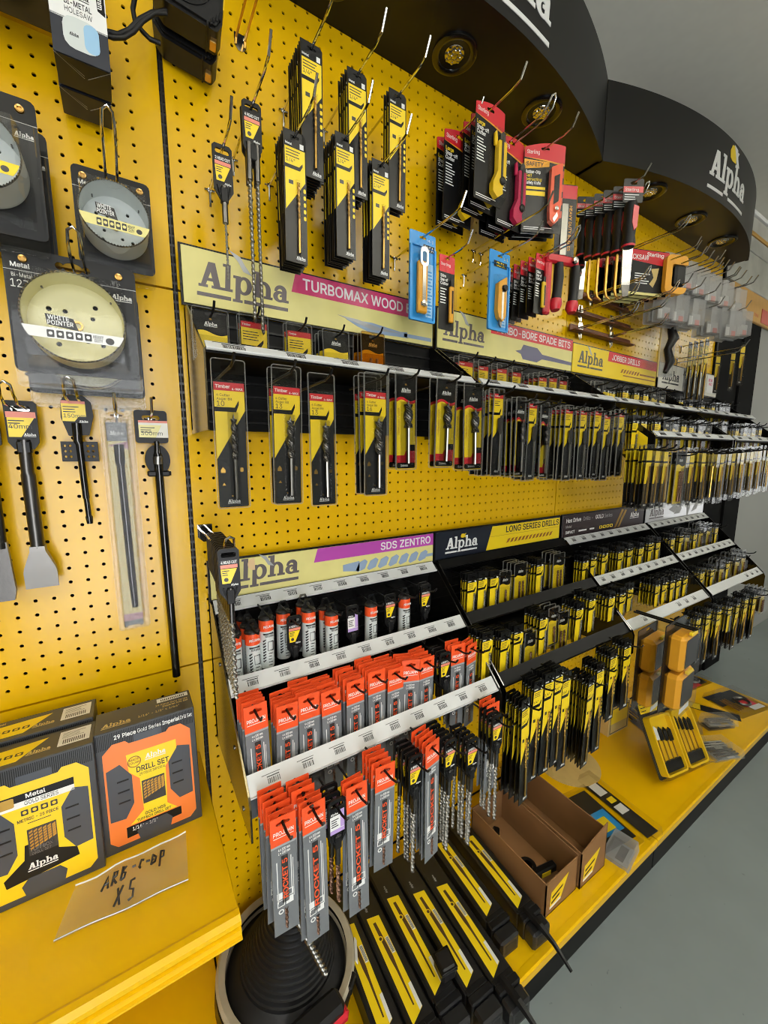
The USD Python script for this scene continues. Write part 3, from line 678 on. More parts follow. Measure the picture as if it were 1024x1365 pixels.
def k_long(name, w, h, gold=True):
    """slim black card with a yellow flag at its head and the drill showing below"""
    k = kind(name); hh = .026
    obj('card', MB().prism(P([(-w / 2, 0), (w / 2 - .005, 0), (w / 2, -.005), (w / 2, -h), (-w / 2, -h)]).difference(slot(.016, .004, -.009, False)), 0, .0016), 'black_card', k)
    obj('flag', MB().prism(P([(-w / 2 + .002, -hh), (w / 2 - .002, -hh), (w / 2 - .002, -h * .36), (-w / 2 + .002, -h * .60)]), -D, 0), 'yellow_card', k)
    z = -hh - h * .13
    obj('tick_band', MB().prism(P([(-w / 2 + .002, z), (w * .18, z), (w * .34, z + h * .035), (w * .34, z + h * .012), (w * .22, z - h * .028), (-w / 2 + .002, z - h * .028)]), -2 * D, 0), 'black_card', k)
    mb = MB().text('Metal', .0034, -w / 2 + .003, -.0225, 0, True, 'l').logo(w * .42, -w * .02, -h + .007, 0)
    mb.prism(R2(w / 2 - .011, -.024, w / 2 - .004, -.016), -D, 0)
    obj('lettering', mb, 'white_print', k)
    mb = lines(MB(), -w / 2 + .004, w * .28, -hh - .004, 3, .0045, .0014, -D, seed=3).text('1/4"', .006, -w / 2 + .004, z + .004, -D, False, 'l')
    mb.box(-w * .3, -w * .1, -2 * D, 0, -h * .40, -h * .37)
    obj('small_print', mb, 'dark_print', k)
    x = w * .12
    mb = MB(); helix(mb, -h * .38, -h * .66, .0027, .017, 10, x=x, y=-.002); rod(mb, -h * .66, -h + .016, .0025, 8, x, -.002)
    obj('drill', mb, 'gold_steel' if gold else 'steel', k, smooth=50)
    obj('blister', dome(MB(), .010, -h * .365, -h + .013, .0055, .0012, x), 'clear_plastic', k)
    mb = MB(); [mb.prism(rrect(w * .36, -h * .44 - q * .011, w * .47, -h * .44 - q * .011 + .007, .002), -D, 0) for q in range(5)]
    obj('pictograms', mb, 'yellow_card', k)
k_long('long_drill_pack', .040, .208); k_long('long_drill_pack_deep', .036, .262)

def k_small(name, h=.098, w=.037):
    k = kind(name)
    obj('card', MB().prism(P([(-w / 2, 0), (w / 2 - .005, 0), (w / 2, -.005), (w / 2, -h), (-w / 2, -h)]).difference(slot(.016, .0042, -.009, False)), 0, .0016), 'black_card', k)
    obj('flag', MB().prism(P([(-w / 2 + .0015, -.024), (w / 2 - .0015, -.024), (w / 2 - .0015, -.045), (w * .06, -h + .001), (-w / 2 + .0015, -h + .001)]), -D, 0), 'yellow_card', k)
    obj('tick_band', MB().prism(P([(-w / 2 + .0015, -.045), (w * .16, -.045), (w * .36, -.036), (w * .36, -.041), (w * .24, -.051), (-w / 2 + .0015, -.051)]), -2 * D, 0), 'black_card', k)
    obj('lettering', MB().text('Metal', .003, -w / 2 + .003, -.0215, 0, True, 'l').prism(Point(w * .3, -.021).buffer(.0036, 6), -D, 0), 'white_print', k)
    obj('small_print', lines(MB(), -w / 2 + .004, w * .28, -.028, 4, .004, .0013, -D, seed=5), 'dark_print', k)
    obj('drill', rod(helix(MB(), -.055, -h + .012, .003, .016, x=w * .2, y=-.0025), -h + .012, -h + .003, .0028, 8, w * .2, -.0025), 'steel', k, smooth=50)
    obj('blister', dome(MB(), .012, -.05, -h + .002, .006, .0015, w * .2), 'clear_plastic', k)
k_small('small_drill_pack'); k_small('small_drill_pack_tall', .120)

def wave(w, z, amp): return [(x * w - w / 2, z + amp * math.sin(x * 6.3)) for x in np.linspace(0, 1, 12)]
def k_clam(name, w=.048, h=.11, n=1, amber=False):
    """clear clamshell round a black-headed yellow card, the drill in it"""
    k = kind(name); wv = wave(w - .006, -.040, .003); plastic = 'amber_clear' if amber else 'clear_plastic'
    obj('card_head', MB().prism(P([(-w / 2 + .003, -.006), (w / 2 - .003, -.006)] + wv[::-1]), .0005, .0013), 'black_card', k)
    obj('card', MB().prism(P([(-w / 2 + .003, -h + .004), (w / 2 - .003, -h + .004)] + wv[::-1]), .0005, .0013), 'yellow_card', k)
    mb = MB().logo(.021, -.0105, -.028, .0003)
    obj('lettering', mb, 'white_print', k)
    mb = MB(); [mb.prism(poly_at(q, .0042, 0, -.0185), .0001, .0005) for q in (RIBBON_L, RIBBON_S)]
    obj('emblem', mb, 'gold_steel', k)
    mb = MB()
    for q in range(n):
        x = (q - (n - 1) / 2) * .015; rod(helix(mb, -.055, -h + .03, .0032, .018, x=x, y=-.004), -h + .03, -h + .01, .003, 8, x, -.004)
    obj('drill', mb, 'bronze_steel', k, smooth=50)
    sh = MB(); sheet(sh, w, 0, -h, 0, .004, slot(.018, .005, -.010)); dome(sh, w - .008, -.046, -h + .003, .011, .002)
    obj('clamshell', sh, plastic, k); edge(k, w, h)
k_clam('clear_drill_pack'); k_clam('clear_drill_pack_short', .060, .086); k_clam('amber_drill_pack', .058, .086, 2, True); k_clam('clear_drill_pack_twin', .056, .118, 2); k_clam('clear_drill_pack_long', .056, .15, 2)

def auger_bit(k, z0, z1, ztop, x, y, r, look='dark_steel'):
    mb = MB(); helix(mb, z0, z1, r, r * 5.5, 12, 2, .5, x, y); mb.lathe([(r * .3, 0), (0, .008)], 8, (x, y, z0)); obj('auger_bit', mb, look, k, smooth=50)
    obj('shank', rod(MB(), z1, ztop, .0028, 8, x, y), 'steel', k, smooth=40)
def k_auger(name, size, r):
    k = kind(name); w, h = .045, .205; cw = .040; z0 = -.030
    obj('card', MB().prism(rrect(-cw / 2, -h + .002, cw / 2, z0, .002), .0005, .0013), 'charcoal_card', k)
    obj('yellow_panel', MB().prism(P([(-cw / 2, z0 - .012), (cw / 2, z0 - .012), (cw / 2, z0 - .038), (-cw / 2, z0 - .105)]), .0003, .0005), 'yellow_card', k)
    obj('red_band', MB().prism(R2(-cw / 2, z0 - .012, cw / 2, z0 - .001), .0003, .0005), 'red_print', k)
    obj('tick_band', MB().prism(P([(-cw / 2, z0 - .034), (cw * .16, z0 - .034), (cw * .3, z0 - .024), (cw * .3, z0 - .030), (cw * .2, z0 - .040), (-cw / 2, z0 - .040)]), .0001, .0004), 'black_card', k)
    mb = MB().text('Timber', .0042, -cw / 2 + .002, z0 - .0085, .0003, True, 'l').text('4-MAX', .003, cw / 2 - .002, z0 - .0105, .0003, True, 'r')
    mb.logo(.017, -.0085, -h + .0085, .0005); obj('lettering', mb, 'white_print', k)
    mb = MB().text('4 Cutter', .0034, -cw / 2 + .003, z0 - .0195, .0003, False, 'l').text('Auger Bit', .0034, -cw / 2 + .003, z0 - .0245, .0003, False, 'l').text(size, .0065, -cw / 2 + .003, z0 - .0325, .0003, False, 'l')
    obj('small_print', mb, 'dark_print', k)
    mb = MB().prism(P([(-.016, -.150), (-.013, -.146), (-.010, -.150), (-.010, -.154), (-.016, -.154)]), .0002, .0005).prism(rrect(.010, -.153, .0145, -.147, .0015), .0002, .0005).prism(P([(-.015, -.172), (-.0125, -.168), (-.010, -.172)]), .0002, .0005)
    mb.prism(poly_at(RIBBON_L, .0035, -.001, -h + .017), .0002, .0005); obj('pictograms', mb, 'gold_steel', k)
    auger_bit(k, z0 - .050, z0 - .105, -h + .014, .003, -.006, r)
    sh = MB(); sheet(sh, w, 0, -h, 0, .004, slot(.020, .005, -.012)); dome(sh, .014, z0 - .040, -h + .010, .012, .002, .003); dome(sh, w - .002, z0 + .002, -h + .001, .0035, .0015)
    obj('clamshell', sh, 'clear_plastic', k); edge(k, w, h)
k_auger('auger_pack_10', '10', .0045); k_auger('auger_pack_13', '13', .006); k_auger('auger_pack_16', '16', .008)

def k_turbo(name, w=.046, h=.170, r=.0085, amber=False):
    k = kind(name); cw = w - .006
    wv = wave(cw, -.046, .0035)
    obj('card_head', MB().prism(P([(-cw / 2, -.008), (cw / 2, -.008)] + wv[::-1]), .0005, .0013), 'black_card', k)
    obj('card', MB().prism(P([(-cw / 2, -h + .002), (cw / 2, -h + .002)] + wv[::-1]), .0006, .0013), 'amber_plastic' if amber else 'yellow_card', k)
    obj('red_wave', MB().prism(P(wv + [(x, z - .004 - .003 * abs(x) / cw) for x, z in wv[::-1]]), .0003, .0006), 'red_print', k)
    obj('red_panel', MB().prism(P([(-cw / 2, -h + .026), (-cw * .1, -h + .026), (0, -h + .034), (cw / 2, -h + .034), (cw / 2, -h + .012), (-cw / 2, -h + .012)]), .0003, .0006), 'red_print', k)
    obj('black_foot', MB().prism(rrect(-cw / 2, -h + .003, cw / 2, -h + .013, .003), .0002, .0006).prism(R2(cw * .1, -h + .034, cw / 2, -h + .045), .0002, .0006), 'black_card', k)
    mb = MB().logo(.020, -.010, -.033, .0003).text('16mm', .004, -.004, -h + .006, .0002, True); obj('lettering', mb, 'white_print', k)
    mb = MB(); [mb.prism(poly_at(q, .0045, 0, -.0225), .0001, .0005) for q in (RIBBON_L, RIBBON_S)]; obj('emblem', mb, 'gold_steel', k)
    obj('vertical_lettering', MB().text('TURBOMAX AUGER', .0036, -cw / 2 + .004, -.085, .0004, False, rot=90), 'brick_print', k)
    auger_bit(k, -.056, -.096, -h + .012, 0, -.007, r)
    sh = MB(); sheet(sh, w, 0, -h, 0, .004, slot(.020, .005, -.012)); dome(sh, .024, -.05, -h + .006, .016, .003); dome(sh, w - .002, -.001, -h + .001, .005, .0015)
    obj('clamshell', sh, 'amber_clear' if amber else 'clear_plastic', k); edge(k, w, h)
k_turbo('wide_auger_pack'); k_turbo('slim_auger_pack', .030, .172, .0055); k_turbo('tinted_auger_pack', .046, .170, .0085, True)

def k_spade(name, w=.031, h=.180):
    k = kind(name); cw = w - .005
    obj('card', MB().prism(R2(-cw / 2, -h + .003, cw / 2, -.010), .0005, .0013), 'charcoal_card', k)
    obj('yellow_panel', MB().prism(P([(-cw / 2, -.020), (cw / 2, -.020), (cw / 2, -.052), (cw * .1, -.062), (-cw * .1, -.088), (-cw / 2, -.100)]), .0003, .0005), 'yellow_card', k)
    obj('red_band', MB().prism(R2(-cw / 2, -.020, cw / 2, -.0105), .0003, .0005), 'red_print', k)
    obj('tick_band', MB().prism(P([(-cw / 2, -.048), (cw * .1, -.048), (cw * .32, -.038), (cw * .32, -.043), (cw * .2, -.053), (-cw / 2, -.053)]), .0001, .0004), 'black_card', k)
    obj('lettering', MB().text('Timber', .0032, -cw / 2 + .0015, -.0165, .0003, True, 'l').logo(.012, -.004, -h + .010, .0004), 'white_print', k)
    obj('small_print', lines(MB(), -cw / 2 + .002, cw * .2, -.025, 3, .004, .0013, .0003, seed=8), 'dark_print', k)
    p = P([(-.0012, -.058), (0, -.053), (.0012, -.058), (.008, -.060), (.008, -.084), (.003, -.092), (-.003, -.092), (-.008, -.084), (-.008, -.060)])
    obj('spade_bit', MB().prism(affinity.translate(p, .004, 0), -.005, -.003), 'dark_steel', k)
    obj('shank', rod(MB(), -.092, -h + .012, .002, 8, .004, -.004), 'steel', k, smooth=40)
    sh = MB(); sheet(sh, w, 0, -h, 0, .003, slot(.016, .004, -.005, False)); dome(sh, w - .003, -.010, -h + .002, .009, .002)
    obj('clamshell', sh, 'clear_plastic', k); edge(k, w, h, .003)
k_spade('spade_pack')

def k_bitpack(name, w=.044, h=.085, plain=False):
    """short clamshell with a red-topped yellow card"""
    k = kind(name); cw = w - .006
    obj('card', MB().prism(R2(-cw / 2, -h + .003, cw / 2, -.016), .0005, .0013), 'yellow_card', k)
    obj('red_band', MB().prism(R2(-cw / 2, -.026, cw / 2, -.016), .0003, .0005), 'red_print', k)
    obj('lettering', MB().text('Timber', .0034, -cw / 2 + .002, -.0225, .0003, True, 'l'), 'white_print', k)
    obj('tick_band', MB().prism(P([(-cw / 2, -.056), (cw * .1, -.056), (cw * .36, -.044), (cw * .36, -.050), (cw * .2, -.062), (-cw / 2, -.062)]), .0001, .0004), 'black_card', k)
    obj('small_print', lines(MB(), -cw / 2 + .003, cw * .2, -.032, 4, .0045, .0014, .0003, seed=4), 'dark_print', k)
    obj('bit', MB().lathe([(0, 0), (.010, -.001), (.010, -.004), (.004, -.006), (.004, -.02)], 14, (.002, -.006, -h + .026)), 'brass', k, smooth=40)
    sh = MB(); sheet(sh, w, 0, -h, 0, .004, slot(.020, .005, -.008)); dome(sh, w - .006, -.016, -h + .002, .014, .003)
    obj('clamshell', sh, 'clear_plastic', k); edge(k, w, h)
k_bitpack('short_red_pack', .052, .086); k_bitpack('short_red_pack_narrow', .040, .082)

def k_needle(name, w=.028, h=.17):
    """clear sleeve of a thin long drill on a dark card"""
    k = kind(name); cw = w - .004
    obj('card', MB().prism(R2(-cw / 2, -h + .006, cw / 2, -.014), .0004, .0010), 'charcoal_card', k)
    obj('flag', MB().prism(P([(-cw / 2, -.016), (cw / 2, -.016), (cw / 2, -.05), (-cw * .1, -.10), (-cw / 2, -.10)]), .0002, .0004), 'yellow_card', k)
    obj('tick_band', MB().prism(R2(-cw / 2, -.046, cw / 2, -.041), .0000, .0003), 'black_card', k)
    obj('lettering', MB().logo(.012, -.005, -h + .014, .0003), 'white_print', k)
    obj('drill', rod(MB(), -.055, -h + .02, .0022, 8, .002, -.003), 'gold_steel', k, smooth=40)
    sh = MB(); sheet(sh, w, 0, -h, 0, .003, slot(.014, .004, -.007, False)); dome(sh, w - .006, -.05, -h + .003, .007, .0015)
    obj('sleeve', sh, 'clear_plastic', k)
k_needle('sleeved_drill_pack')

def k_knife(name, body, card_red='red_print', w=.090, h=.205, style='snap'):
    k = kind(name)
    card = unary_union([R2(-w / 2, -h, w / 2, -.016), P([(-w / 2, -.017)] + [(-w / 2 + w * t, -.016 + .012 * math.sin(t * 2.4)) for t in np.linspace(0, 1, 9)] + [(w / 2, -.017)])]).buffer(-.003).buffer(.003)
    obj('card', MB().prism(card.difference(slot(.022, .006, -.018)), 0, .0012), 'black_card', k)
    head = card.intersection(P([(-w / 2, .02), (w / 2, .02), (w / 2, -.048)] + [(w / 2 - w * t, -.048 + .010 * t) for t in np.linspace(0, 1, 6)]))
    obj('red_head', MB().prism(head.difference(slot(.022, .006, -.018)), -D, 0), card_red, k)
    obj('gold_curve', MB().prism(P([(-w / 2, -.038), (0, -.041), (w / 2, -.048), (w / 2, -.052), (0, -.044)]), -2 * D, 0), 'amber_plastic', k)
    mb = MB().text('Sterling', .0085, -w / 2 + .006, -.030, -D, False, 'l', fit=.032)
    if style == 'snap':
        mb.text('Snap-off', .0075, -w / 2 + .005, -.065, 0, True, 'l', fit=.036).text('Cutter', .0075, -w / 2 + .005, -.0745, 0, True, 'l', fit=.027)
        lines(mb, -w / 2 + .006, -w / 2 + .034, -.082, 8, .006, .0022, 0, seed=2)
        obj('yellow_lettering', MB().text('Large', .0075, -w / 2 + .005, -.0555, 0, True, 'l', fit=.024), 'yellow_card', k)
    else:
        mb.text('Rubber-Grip', .007, -w / 2 + .005, -.073, 0, True, 'l', fit=.038)
        mb.text('Safety Knife', .007, -w / 2 + .005, -.097, 0, True, 'l', fit=.040)
        obj('yellow_lettering', MB().text('Self', .0065, -w / 2 + .005, -.081, 0, False, 'l').text('Retracting', .0065, -w / 2 + .005, -.089, 0, False, 'l').prism(R2(-w / 2, -.108, w * .05, -.102), -D, 0).prism(R2(-w / 2, -.122, w * .05, -.112), -D, 0), 'yellow_card', k)
        obj('safety_panel', MB().prism(P([(-w / 2, -.042), (w * .12, -.046), (w * .12, -.056), (-w / 2, -.064)]), -D, 0).text('SAFETY', .012, -w / 2 + .004, -.058, -2 * D, True, 'l', fit=.048), 'amber_plastic', k)
        obj('safety_lettering', MB().text('SAFETY', .009, -w / 2 + .005, -.057, -3 * D, True, 'l', fit=.044), 'dark_print', k)
        mb2 = MB(); [mb2.prism(P([(w * .22, -.07 - q * .03), (w / 2, -.062 - q * .03), (w / 2, -.078 - q * .03), (w * .22, -.086 - q * .03)]), -D, 0) for q in range(4)]
        obj('stripe_print', mb2, 'rust_print', k)
    lines(mb, -w / 2 + .006, w * .3, -h + .012, 2, .004, .0016, 0)
    obj('lettering', mb, 'white_print', k)
    x = w * .22
    if style == 'snap':
        pts = [(x + .012, -.078), (x + .020, -.078), (x + .020, -.150), (x + .010, -.172), (x + .012, -.182), (x - .004, -.194), (x - .018, -.184), (x - .018, -.166), (x - .004, -.140), (x - .004, -.078)]
        obj('knife_body', MB().prism(P(pts).buffer(-.002).buffer(.003), -.014, -.002), body, k)
        obj('blade_slider', MB().prism(R2(x + .004, -.150, x + .010, -.075), -.0155, -.014).prism(P([(x + .001, -.078), (x + .017, -.078), (x + .017, -.060), (x + .010, -.056), (x + .001, -.064)]), -.0125, -.004), 'dark_steel', k)
        obj('lock_wheel', MB().lathe([(.0085, 0), (.0085, .004), (.006, .006), (0, .006)], 16, (x + .009, -.0135, -.158), 'y'), 'black_plastic', k, smooth=40)
        obj('spare_blade', MB().prism(P([(x - .012, -.062), (x - .006, -.055), (x - .003, -.070), (x - .003, -.086), (x - .012, -.086)]), -.008, -.004), body, k)
    else:
        pts = [(x - .010, -.066), (x + .016, -.056), (x + .017, -.150), (x + .012, -.182), (x + .002, -.190), (x - .008, -.182), (x - .010, -.160)]
        obj('knife_body', MB().prism(P(pts).buffer(-.002).buffer(.003), -.016, -.002), body, k)
        obj('grip', MB().prism(P([(x - .003, -.086), (x + .010, -.080), (x + .010, -.140), (x - .002, -.148)]), -.0175, -.016), 'black_rubber', k)
        obj('lever', MB().lathe([(.006, 0), (.005, .005), (0, .006)], 12, (x + .005, -.016, -.158), 'y').prism(P([(x - .002, -.18), (x + .008, -.165), (x + .010, -.175), (x + .001, -.188)]), -.018, -.016), 'chrome', k)
    obj('blister', dome(MB(), .048, -.052, -h + .006, .018, .005, x), 'clear_plastic', k)
k_knife('snap_knife_yellow', 'yellow_plastic'); k_knife('snap_knife_red', 'crimson_plastic'); k_knife('safety_knife', 'orange_red', 'red_print', .104, .205, 'safety')

def k_blue(name, n):
    k = kind(name); w, h = .072, .185
    obj('card', MB().prism(rrect(-w / 2, -h, w / 2, 0, .004).difference(slot(.018, .005, -.010)), 0, .0015), 'blue_card', k)
    obj('rim', MB().prism(rrect(-w / 2, -h, w / 2, 0, .004).difference(rrect(-w / 2 + .005, -h + .005, w / 2 - .005, -.03, .003)).difference(R2(-1, -.03, 1, 1)), -.004, 0), 'blue_card', k)
    obj('print_panel', MB().prism(R2(w * .16, -h + .012, w * .42, -.06), -D, 0), 'pale_blue', k)
    obj('brand_panel', MB().prism(R2(-w * .28, -.036, w * .36, -.022) if n == 2 else R2(w * .02, -.036, w * .45, -.022), -D, 0), 'black_card', k)
    obj('lettering', MB().text('OLFA', .009, (.04 if n == 2 else .235) * w, -.0335, -D, True, fit=w * .38).text('H-1' if n == 1 else 'L-1', .006, w * .3, -.016, -D), 'yellow_card' if n == 2 else 'white_print', k)
    lines(MB(), 0, 1, 0, 1, 1)
    obj('small_print', lines(MB(), w * .18, w * .4, -.075, 14, .007, .003, -D, seed=9), 'blue_card', k)
    x = -.006 if n == 1 else 0.0
    if n == 1:
        obj('knife_body', MB().box(x - .013, x + .013, -.014, -.002, -.170, -.062, .003), 'amber_plastic', k)
        obj('steel_channel', MB().prism(unary_union([R2(x - .0045, -.15, x + .0045, -.05), rrect(x - .011, -.075, x + .011, -.036, .009)]).difference(rrect(x - .006, -.068, x + .006, -.045, .005)), -.0165, -.0135), 'chrome', k)
        obj('slider', MB().lathe([(.008, 0), (.007, .005), (0, .006)], 16, (x, -.0145, -.152), 'y'), 'chrome', k, smooth=40)
    else:
        obj('knife_body', MB().prism(P([(x - .012, -.078), (x + .012, -.062), (x + .013, -.15), (x + .004, -.162), (x - .008, -.155), (x - .013, -.14)]).buffer(.002), -.014, -.002), 'amber_plastic', k)
        obj('steel_channel', MB().box(x - .003, x + .004, -.0155, -.0135, -.16, -.09), 'chrome', k)
        obj('slider', MB().lathe([(.0085, 0), (.007, .006), (0, .007)], 16, (x + .004, -.0145, -.088), 'y'), 'black_plastic', k, smooth=40)
        obj('blade_tip', MB().prism(P([(x - .004, -.160), (x + .006, -.160), (x + .004, -.178), (x - .002, -.172)]), -.010, -.006), 'steel', k)
    obj('blister', dome(MB(), .040, -.030 if n == 1 else -.055, -h + .008, .018, .005, x), 'clear_plastic', k)
k_blue('blue_cutter_pack', 1); k_blue('blue_cutter_pack_short', 2)

def k_slimknife(name, pen='amber_plastic', w=.046, h=.165):
    k = kind(name)
    obj('card', MB().prism(rrect(-w / 2, -h, w / 2, -.004, .003).difference(slot(.012, .004, -.011)), 0, .0014), 'black_card', k)
    obj('red_head', MB().prism(rrect(-w / 2, -.040, w / 2, -.004, .003).difference(slot(.012, .004, -.011)), -D, 0), 'red_print', k)
    obj('lettering', lines(MB().text('Sterling', .006, -w / 2 + .004, -.026, -D, False, 'l').text('Slim', .006, -w / 2 + .004, -.051, 0, True, 'l').text('Snap-off', .006, -w / 2 + .004, -.059, 0, True, 'l', fit=.022).text('Cutter', .006, -w / 2 + .004, -.067, 0, True, 'l'), -w / 2 + .004, 0, -.075, 6, .006, .0022), 'white_print', k)
    obj('pen_knife', MB().box(.004, .016, -.009, -.001, -h + .016, -.070, .002), pen, k)
    obj('slider', MB().box(.008, .012, -.011, -.009, -.13, -.08, .0008).box(.005, .015, -.008, -.002, -.07, -.058), 'black_plastic', k)
    obj('blister', dome(MB(), .024, -.052, -h + .004, .014, .003, .010), 'clear_plastic', k)
k_slimknife('slim_knife_pack'); k_slimknife('blade_refill_pack', 'yellow_plastic', .040, .150)

# ---- hooks
def wire(y_tip, z_rise=.028, bend=.035):
    return [(0, .004, 0), (0, -.01, 0), (0, y_tip + bend, .002), (0, y_tip + bend * .4, .006), (0, y_tip, z_rise)]
for L in (10, 16, 20, 25):
    k = kind('peg_hook_%d' % L)
    obj('wire', MB().tube(wire(-L / 100), .0022, 8), 'chrome', k, smooth=40)
    obj('wall_clip', MB().box(-.004, .004, -.004, -.0005, -.004, .004, .001).tube([(0, -.003, -.002), (0, -.003, -.022), (0, -.0015, -.028)], .002, 6).tube([(-.009, -.0025, 0), (.009, -.0025, 0)], .0018, 6), 'chrome', k)
for L in (10, 16, 25):
    k = kind('loop_hook_%d' % L); g = .0075; a = -L / 100
    pts = [(-g, .004, 0), (-g, a + .03, .002), (-g, a + .012, .012), (-g * .8, a + .003, .026), (0, a, .030), (g * .8, a + .003, .026), (g, a + .012, .012), (g, a + .03, .002), (g, .004, 0)]
    obj('wire', MB().tube(pts, .002, 8), 'chrome', k, smooth=40)
    obj('wall_plate', MB().prism(P([(-.014, .012), (.014, .012), (.014, -.014), (.004, -.024), (-.004, -.024), (-.014, -.014)]), -.002, -.0005), 'chrome', k)

# ------------------------------------------------------------------ goods on the eight racks
INFO = {  # kind: (prim name, look for the label, category, gap along the hook)
 'orange_packet': ('drill_packet', 'orange-headed grey drill packet', 'drill packet', .0115),
 'orange_packet_long': ('drill_packet', 'long orange-headed grey drill packet', 'drill packet', .0105),
 'drill_tube': ('drill_tube', 'white drill tube with orange band', 'drill tube', .034),
 'drill_holder': ('drill_holder', 'black yellow-labelled masonry drill holder', 'masonry drill', .013),
 'drill_holder_long': ('drill_holder', 'black yellow-labelled long masonry drill', 'masonry drill', .012),
 'drill_holder_thin': ('drill_holder', 'black holder with thin masonry drill', 'masonry drill', .012),
 'drill_holder_lilac': ('drill_holder', 'black white-and-lilac-labelled drill holder', 'masonry drill', .016),
 'long_drill_pack': ('long_drill_pack', 'slim black and yellow long drill pack', 'drill pack', .008),
 'long_drill_pack_deep': ('long_drill_pack', 'tall black and yellow drill pack', 'drill pack', .0085),
 'small_drill_pack': ('small_drill_pack', 'small yellow drill card', 'drill pack', .010),
 'small_drill_pack_tall': ('small_drill_pack', 'yellow and black drill card', 'drill pack', .0095),
 'clear_drill_pack': ('clear_drill_pack', 'clear drill clamshell with wavy black head', 'drill pack', .014),
 'clear_drill_pack_short': ('clear_drill_pack', 'short clear clamshell with black head', 'drill pack', .018),
 'amber_drill_pack': ('amber_drill_pack', 'amber tinted short clamshell', 'drill pack', .018),
 'clear_drill_pack_twin': ('clear_drill_pack', 'clear clamshell holding two drills', 'drill pack', .014),
 'clear_drill_pack_long': ('clear_drill_pack', 'long clear clamshell of yellow drill cards', 'drill pack', .012),
 'auger_pack_10': ('auger_bit_pack', 'clear pack of a thin auger bit', 'auger bit pack', .016),
 'auger_pack_13': ('auger_bit_pack', 'clear pack of a medium auger bit', 'auger bit pack', .017),
 'auger_pack_16': ('auger_bit_pack', 'clear pack of a thick auger bit', 'auger bit pack', .018),
 'wide_auger_pack': ('wide_auger_pack', 'yellow pack of fat twisted auger bit', 'auger bit pack', .022),
 'slim_auger_pack': ('slim_auger_pack', 'slim black-headed auger bit pack', 'auger bit pack', .014),
 'tinted_auger_pack': ('tinted_auger_pack', 'amber tinted auger bit pack', 'auger bit pack', .022),
 'spade_pack': ('spade_bit_pack', 'narrow red-topped spade bit pack', 'spade bit pack', .0125),
 'short_red_pack': ('short_bit_pack', 'short red-topped yellow bit pack', 'bit pack', .018),
 'short_red_pack_narrow': ('short_bit_pack', 'short narrow red-topped bit pack', 'bit pack', .018),
 'sleeved_drill_pack': ('sleeved_drill_pack', 'thin clear sleeved drill card', 'drill pack', .0105),
}
def column(rack, tier, k, px, py, knd, n, y, yroot, yaw=0., jit=4., hook=True, gap=None):
    """one hook of a rack: its black wire, the front pack whose top middle the photo shows, and the packs behind it"""
    nm, look, cat, g = INFO[knd]; g = gap or g
    loc = aty(px, py, y)
    if hook:
        hz = loc[2] - .0115
        obj('hook', MB().tube([(loc[0], yroot, hz - .003), (loc[0], y - .018, hz - .001), (loc[0], y - .034, hz + .004), (loc[0], y - .040, hz + .012)], .0021, 6), 'black_plastic', rack)
    grp = 'packs on the %s' % tier
    for i in range(n):
        yy = y + i * g
        if yy > yroot + .012: break
        where = 'front of %s hook' % ORD[k] if i == 0 else '%s behind front on %s hook' % (ORD[i], ORD[k])
        a = yaw + (rng.uniform(-jit, jit) if i else rng.uniform(-jit, jit) * .5)
        put(knd, nm, '%s, %s, %s' % (look, where, tier), cat, (loc[0] + (rng.uniform(-.0015, .0015) if i else 0), yy, loc[2] + (rng.uniform(-.002, .002) if i else 0)), (rng.uniform(-1, 1), rng.uniform(-1.2, 1.2), a), grp)
def tier(rack, name, y, yroot, rows):
    for k, row in enumerate(rows):
        px, py, knd, n = row[:4]; o = row[4] if len(row) > 4 else {}
        column(rack, name, k, px, py, knd, n, y + o.pop('dy', 0), yroot, **o)
OP, OL, DT, DH, DL_, DTH, LD, LDD, SD, ST, CD, CT = 'orange_packet orange_packet_long drill_tube drill_holder drill_holder_long drill_holder_thin long_drill_pack long_drill_pack_deep small_drill_pack small_drill_pack_tall clear_drill_pack clear_drill_pack_twin'.split()

# lower left rack: tubes above, two tiers of orange packets below
Rk = L_RACK[0]; S = 'purple-sign'
tier(Rk, S + ' top tier', -.130, -.03, [(312, 836, DT, 1), (337.8, 831, DT, 3), (357.2, 813, DT, 1), (380, 805, DT, 1, dict(dy=.03)), (392.5, 821, DH, 1), (414, 803, DT, 2), (445.4, 808, DT, 2), (470, 807, 'drill_holder_lilac', 1), (499, 797, DT, 1), (520.5, 792, DH, 1), (543.5, 787, DT, 1), (568, 779, DH, 2)])
tier(Rk, S + ' middle tier', -.250, -.178, [(340, 939.5, OP, 5), (383, 939, OP, 5), (411.6, 925.5, OP, 6), (441, 920, OP, 6), (474, 906.7, OP, 6), (502, 894, OP, 6), (528, 890.6, OP, 6), (548, 880, OP, 4, dict(yaw=-16)), (570, 876, OP, 5), (594, 870, DH, 4), (611, 859, OP, 3), (630, 858, OP, 3, dict(yaw=14))])
tier(Rk, S + ' bottom tier', -.362, -.292, [(377, 1087.5, OP, 6, dict(gap=.013)), (418, 1071, OL, 3), (404, 1050, OP, 3, dict(dy=.03)), (449, 1066, 'drill_holder_lilac', 3), (475.5, 1046, OL, 3), (514, 1019.6, OP, 5, dict(gap=.012)), (555, 1007, DL_, 5), (577, 989, OL, 5, dict(yaw=10)), (601.6, 986, DL_, 6), (631, 985, DL_, 5), (658, 938, OP, 3, dict(dy=.025)), (664, 953, DL_, 4)])
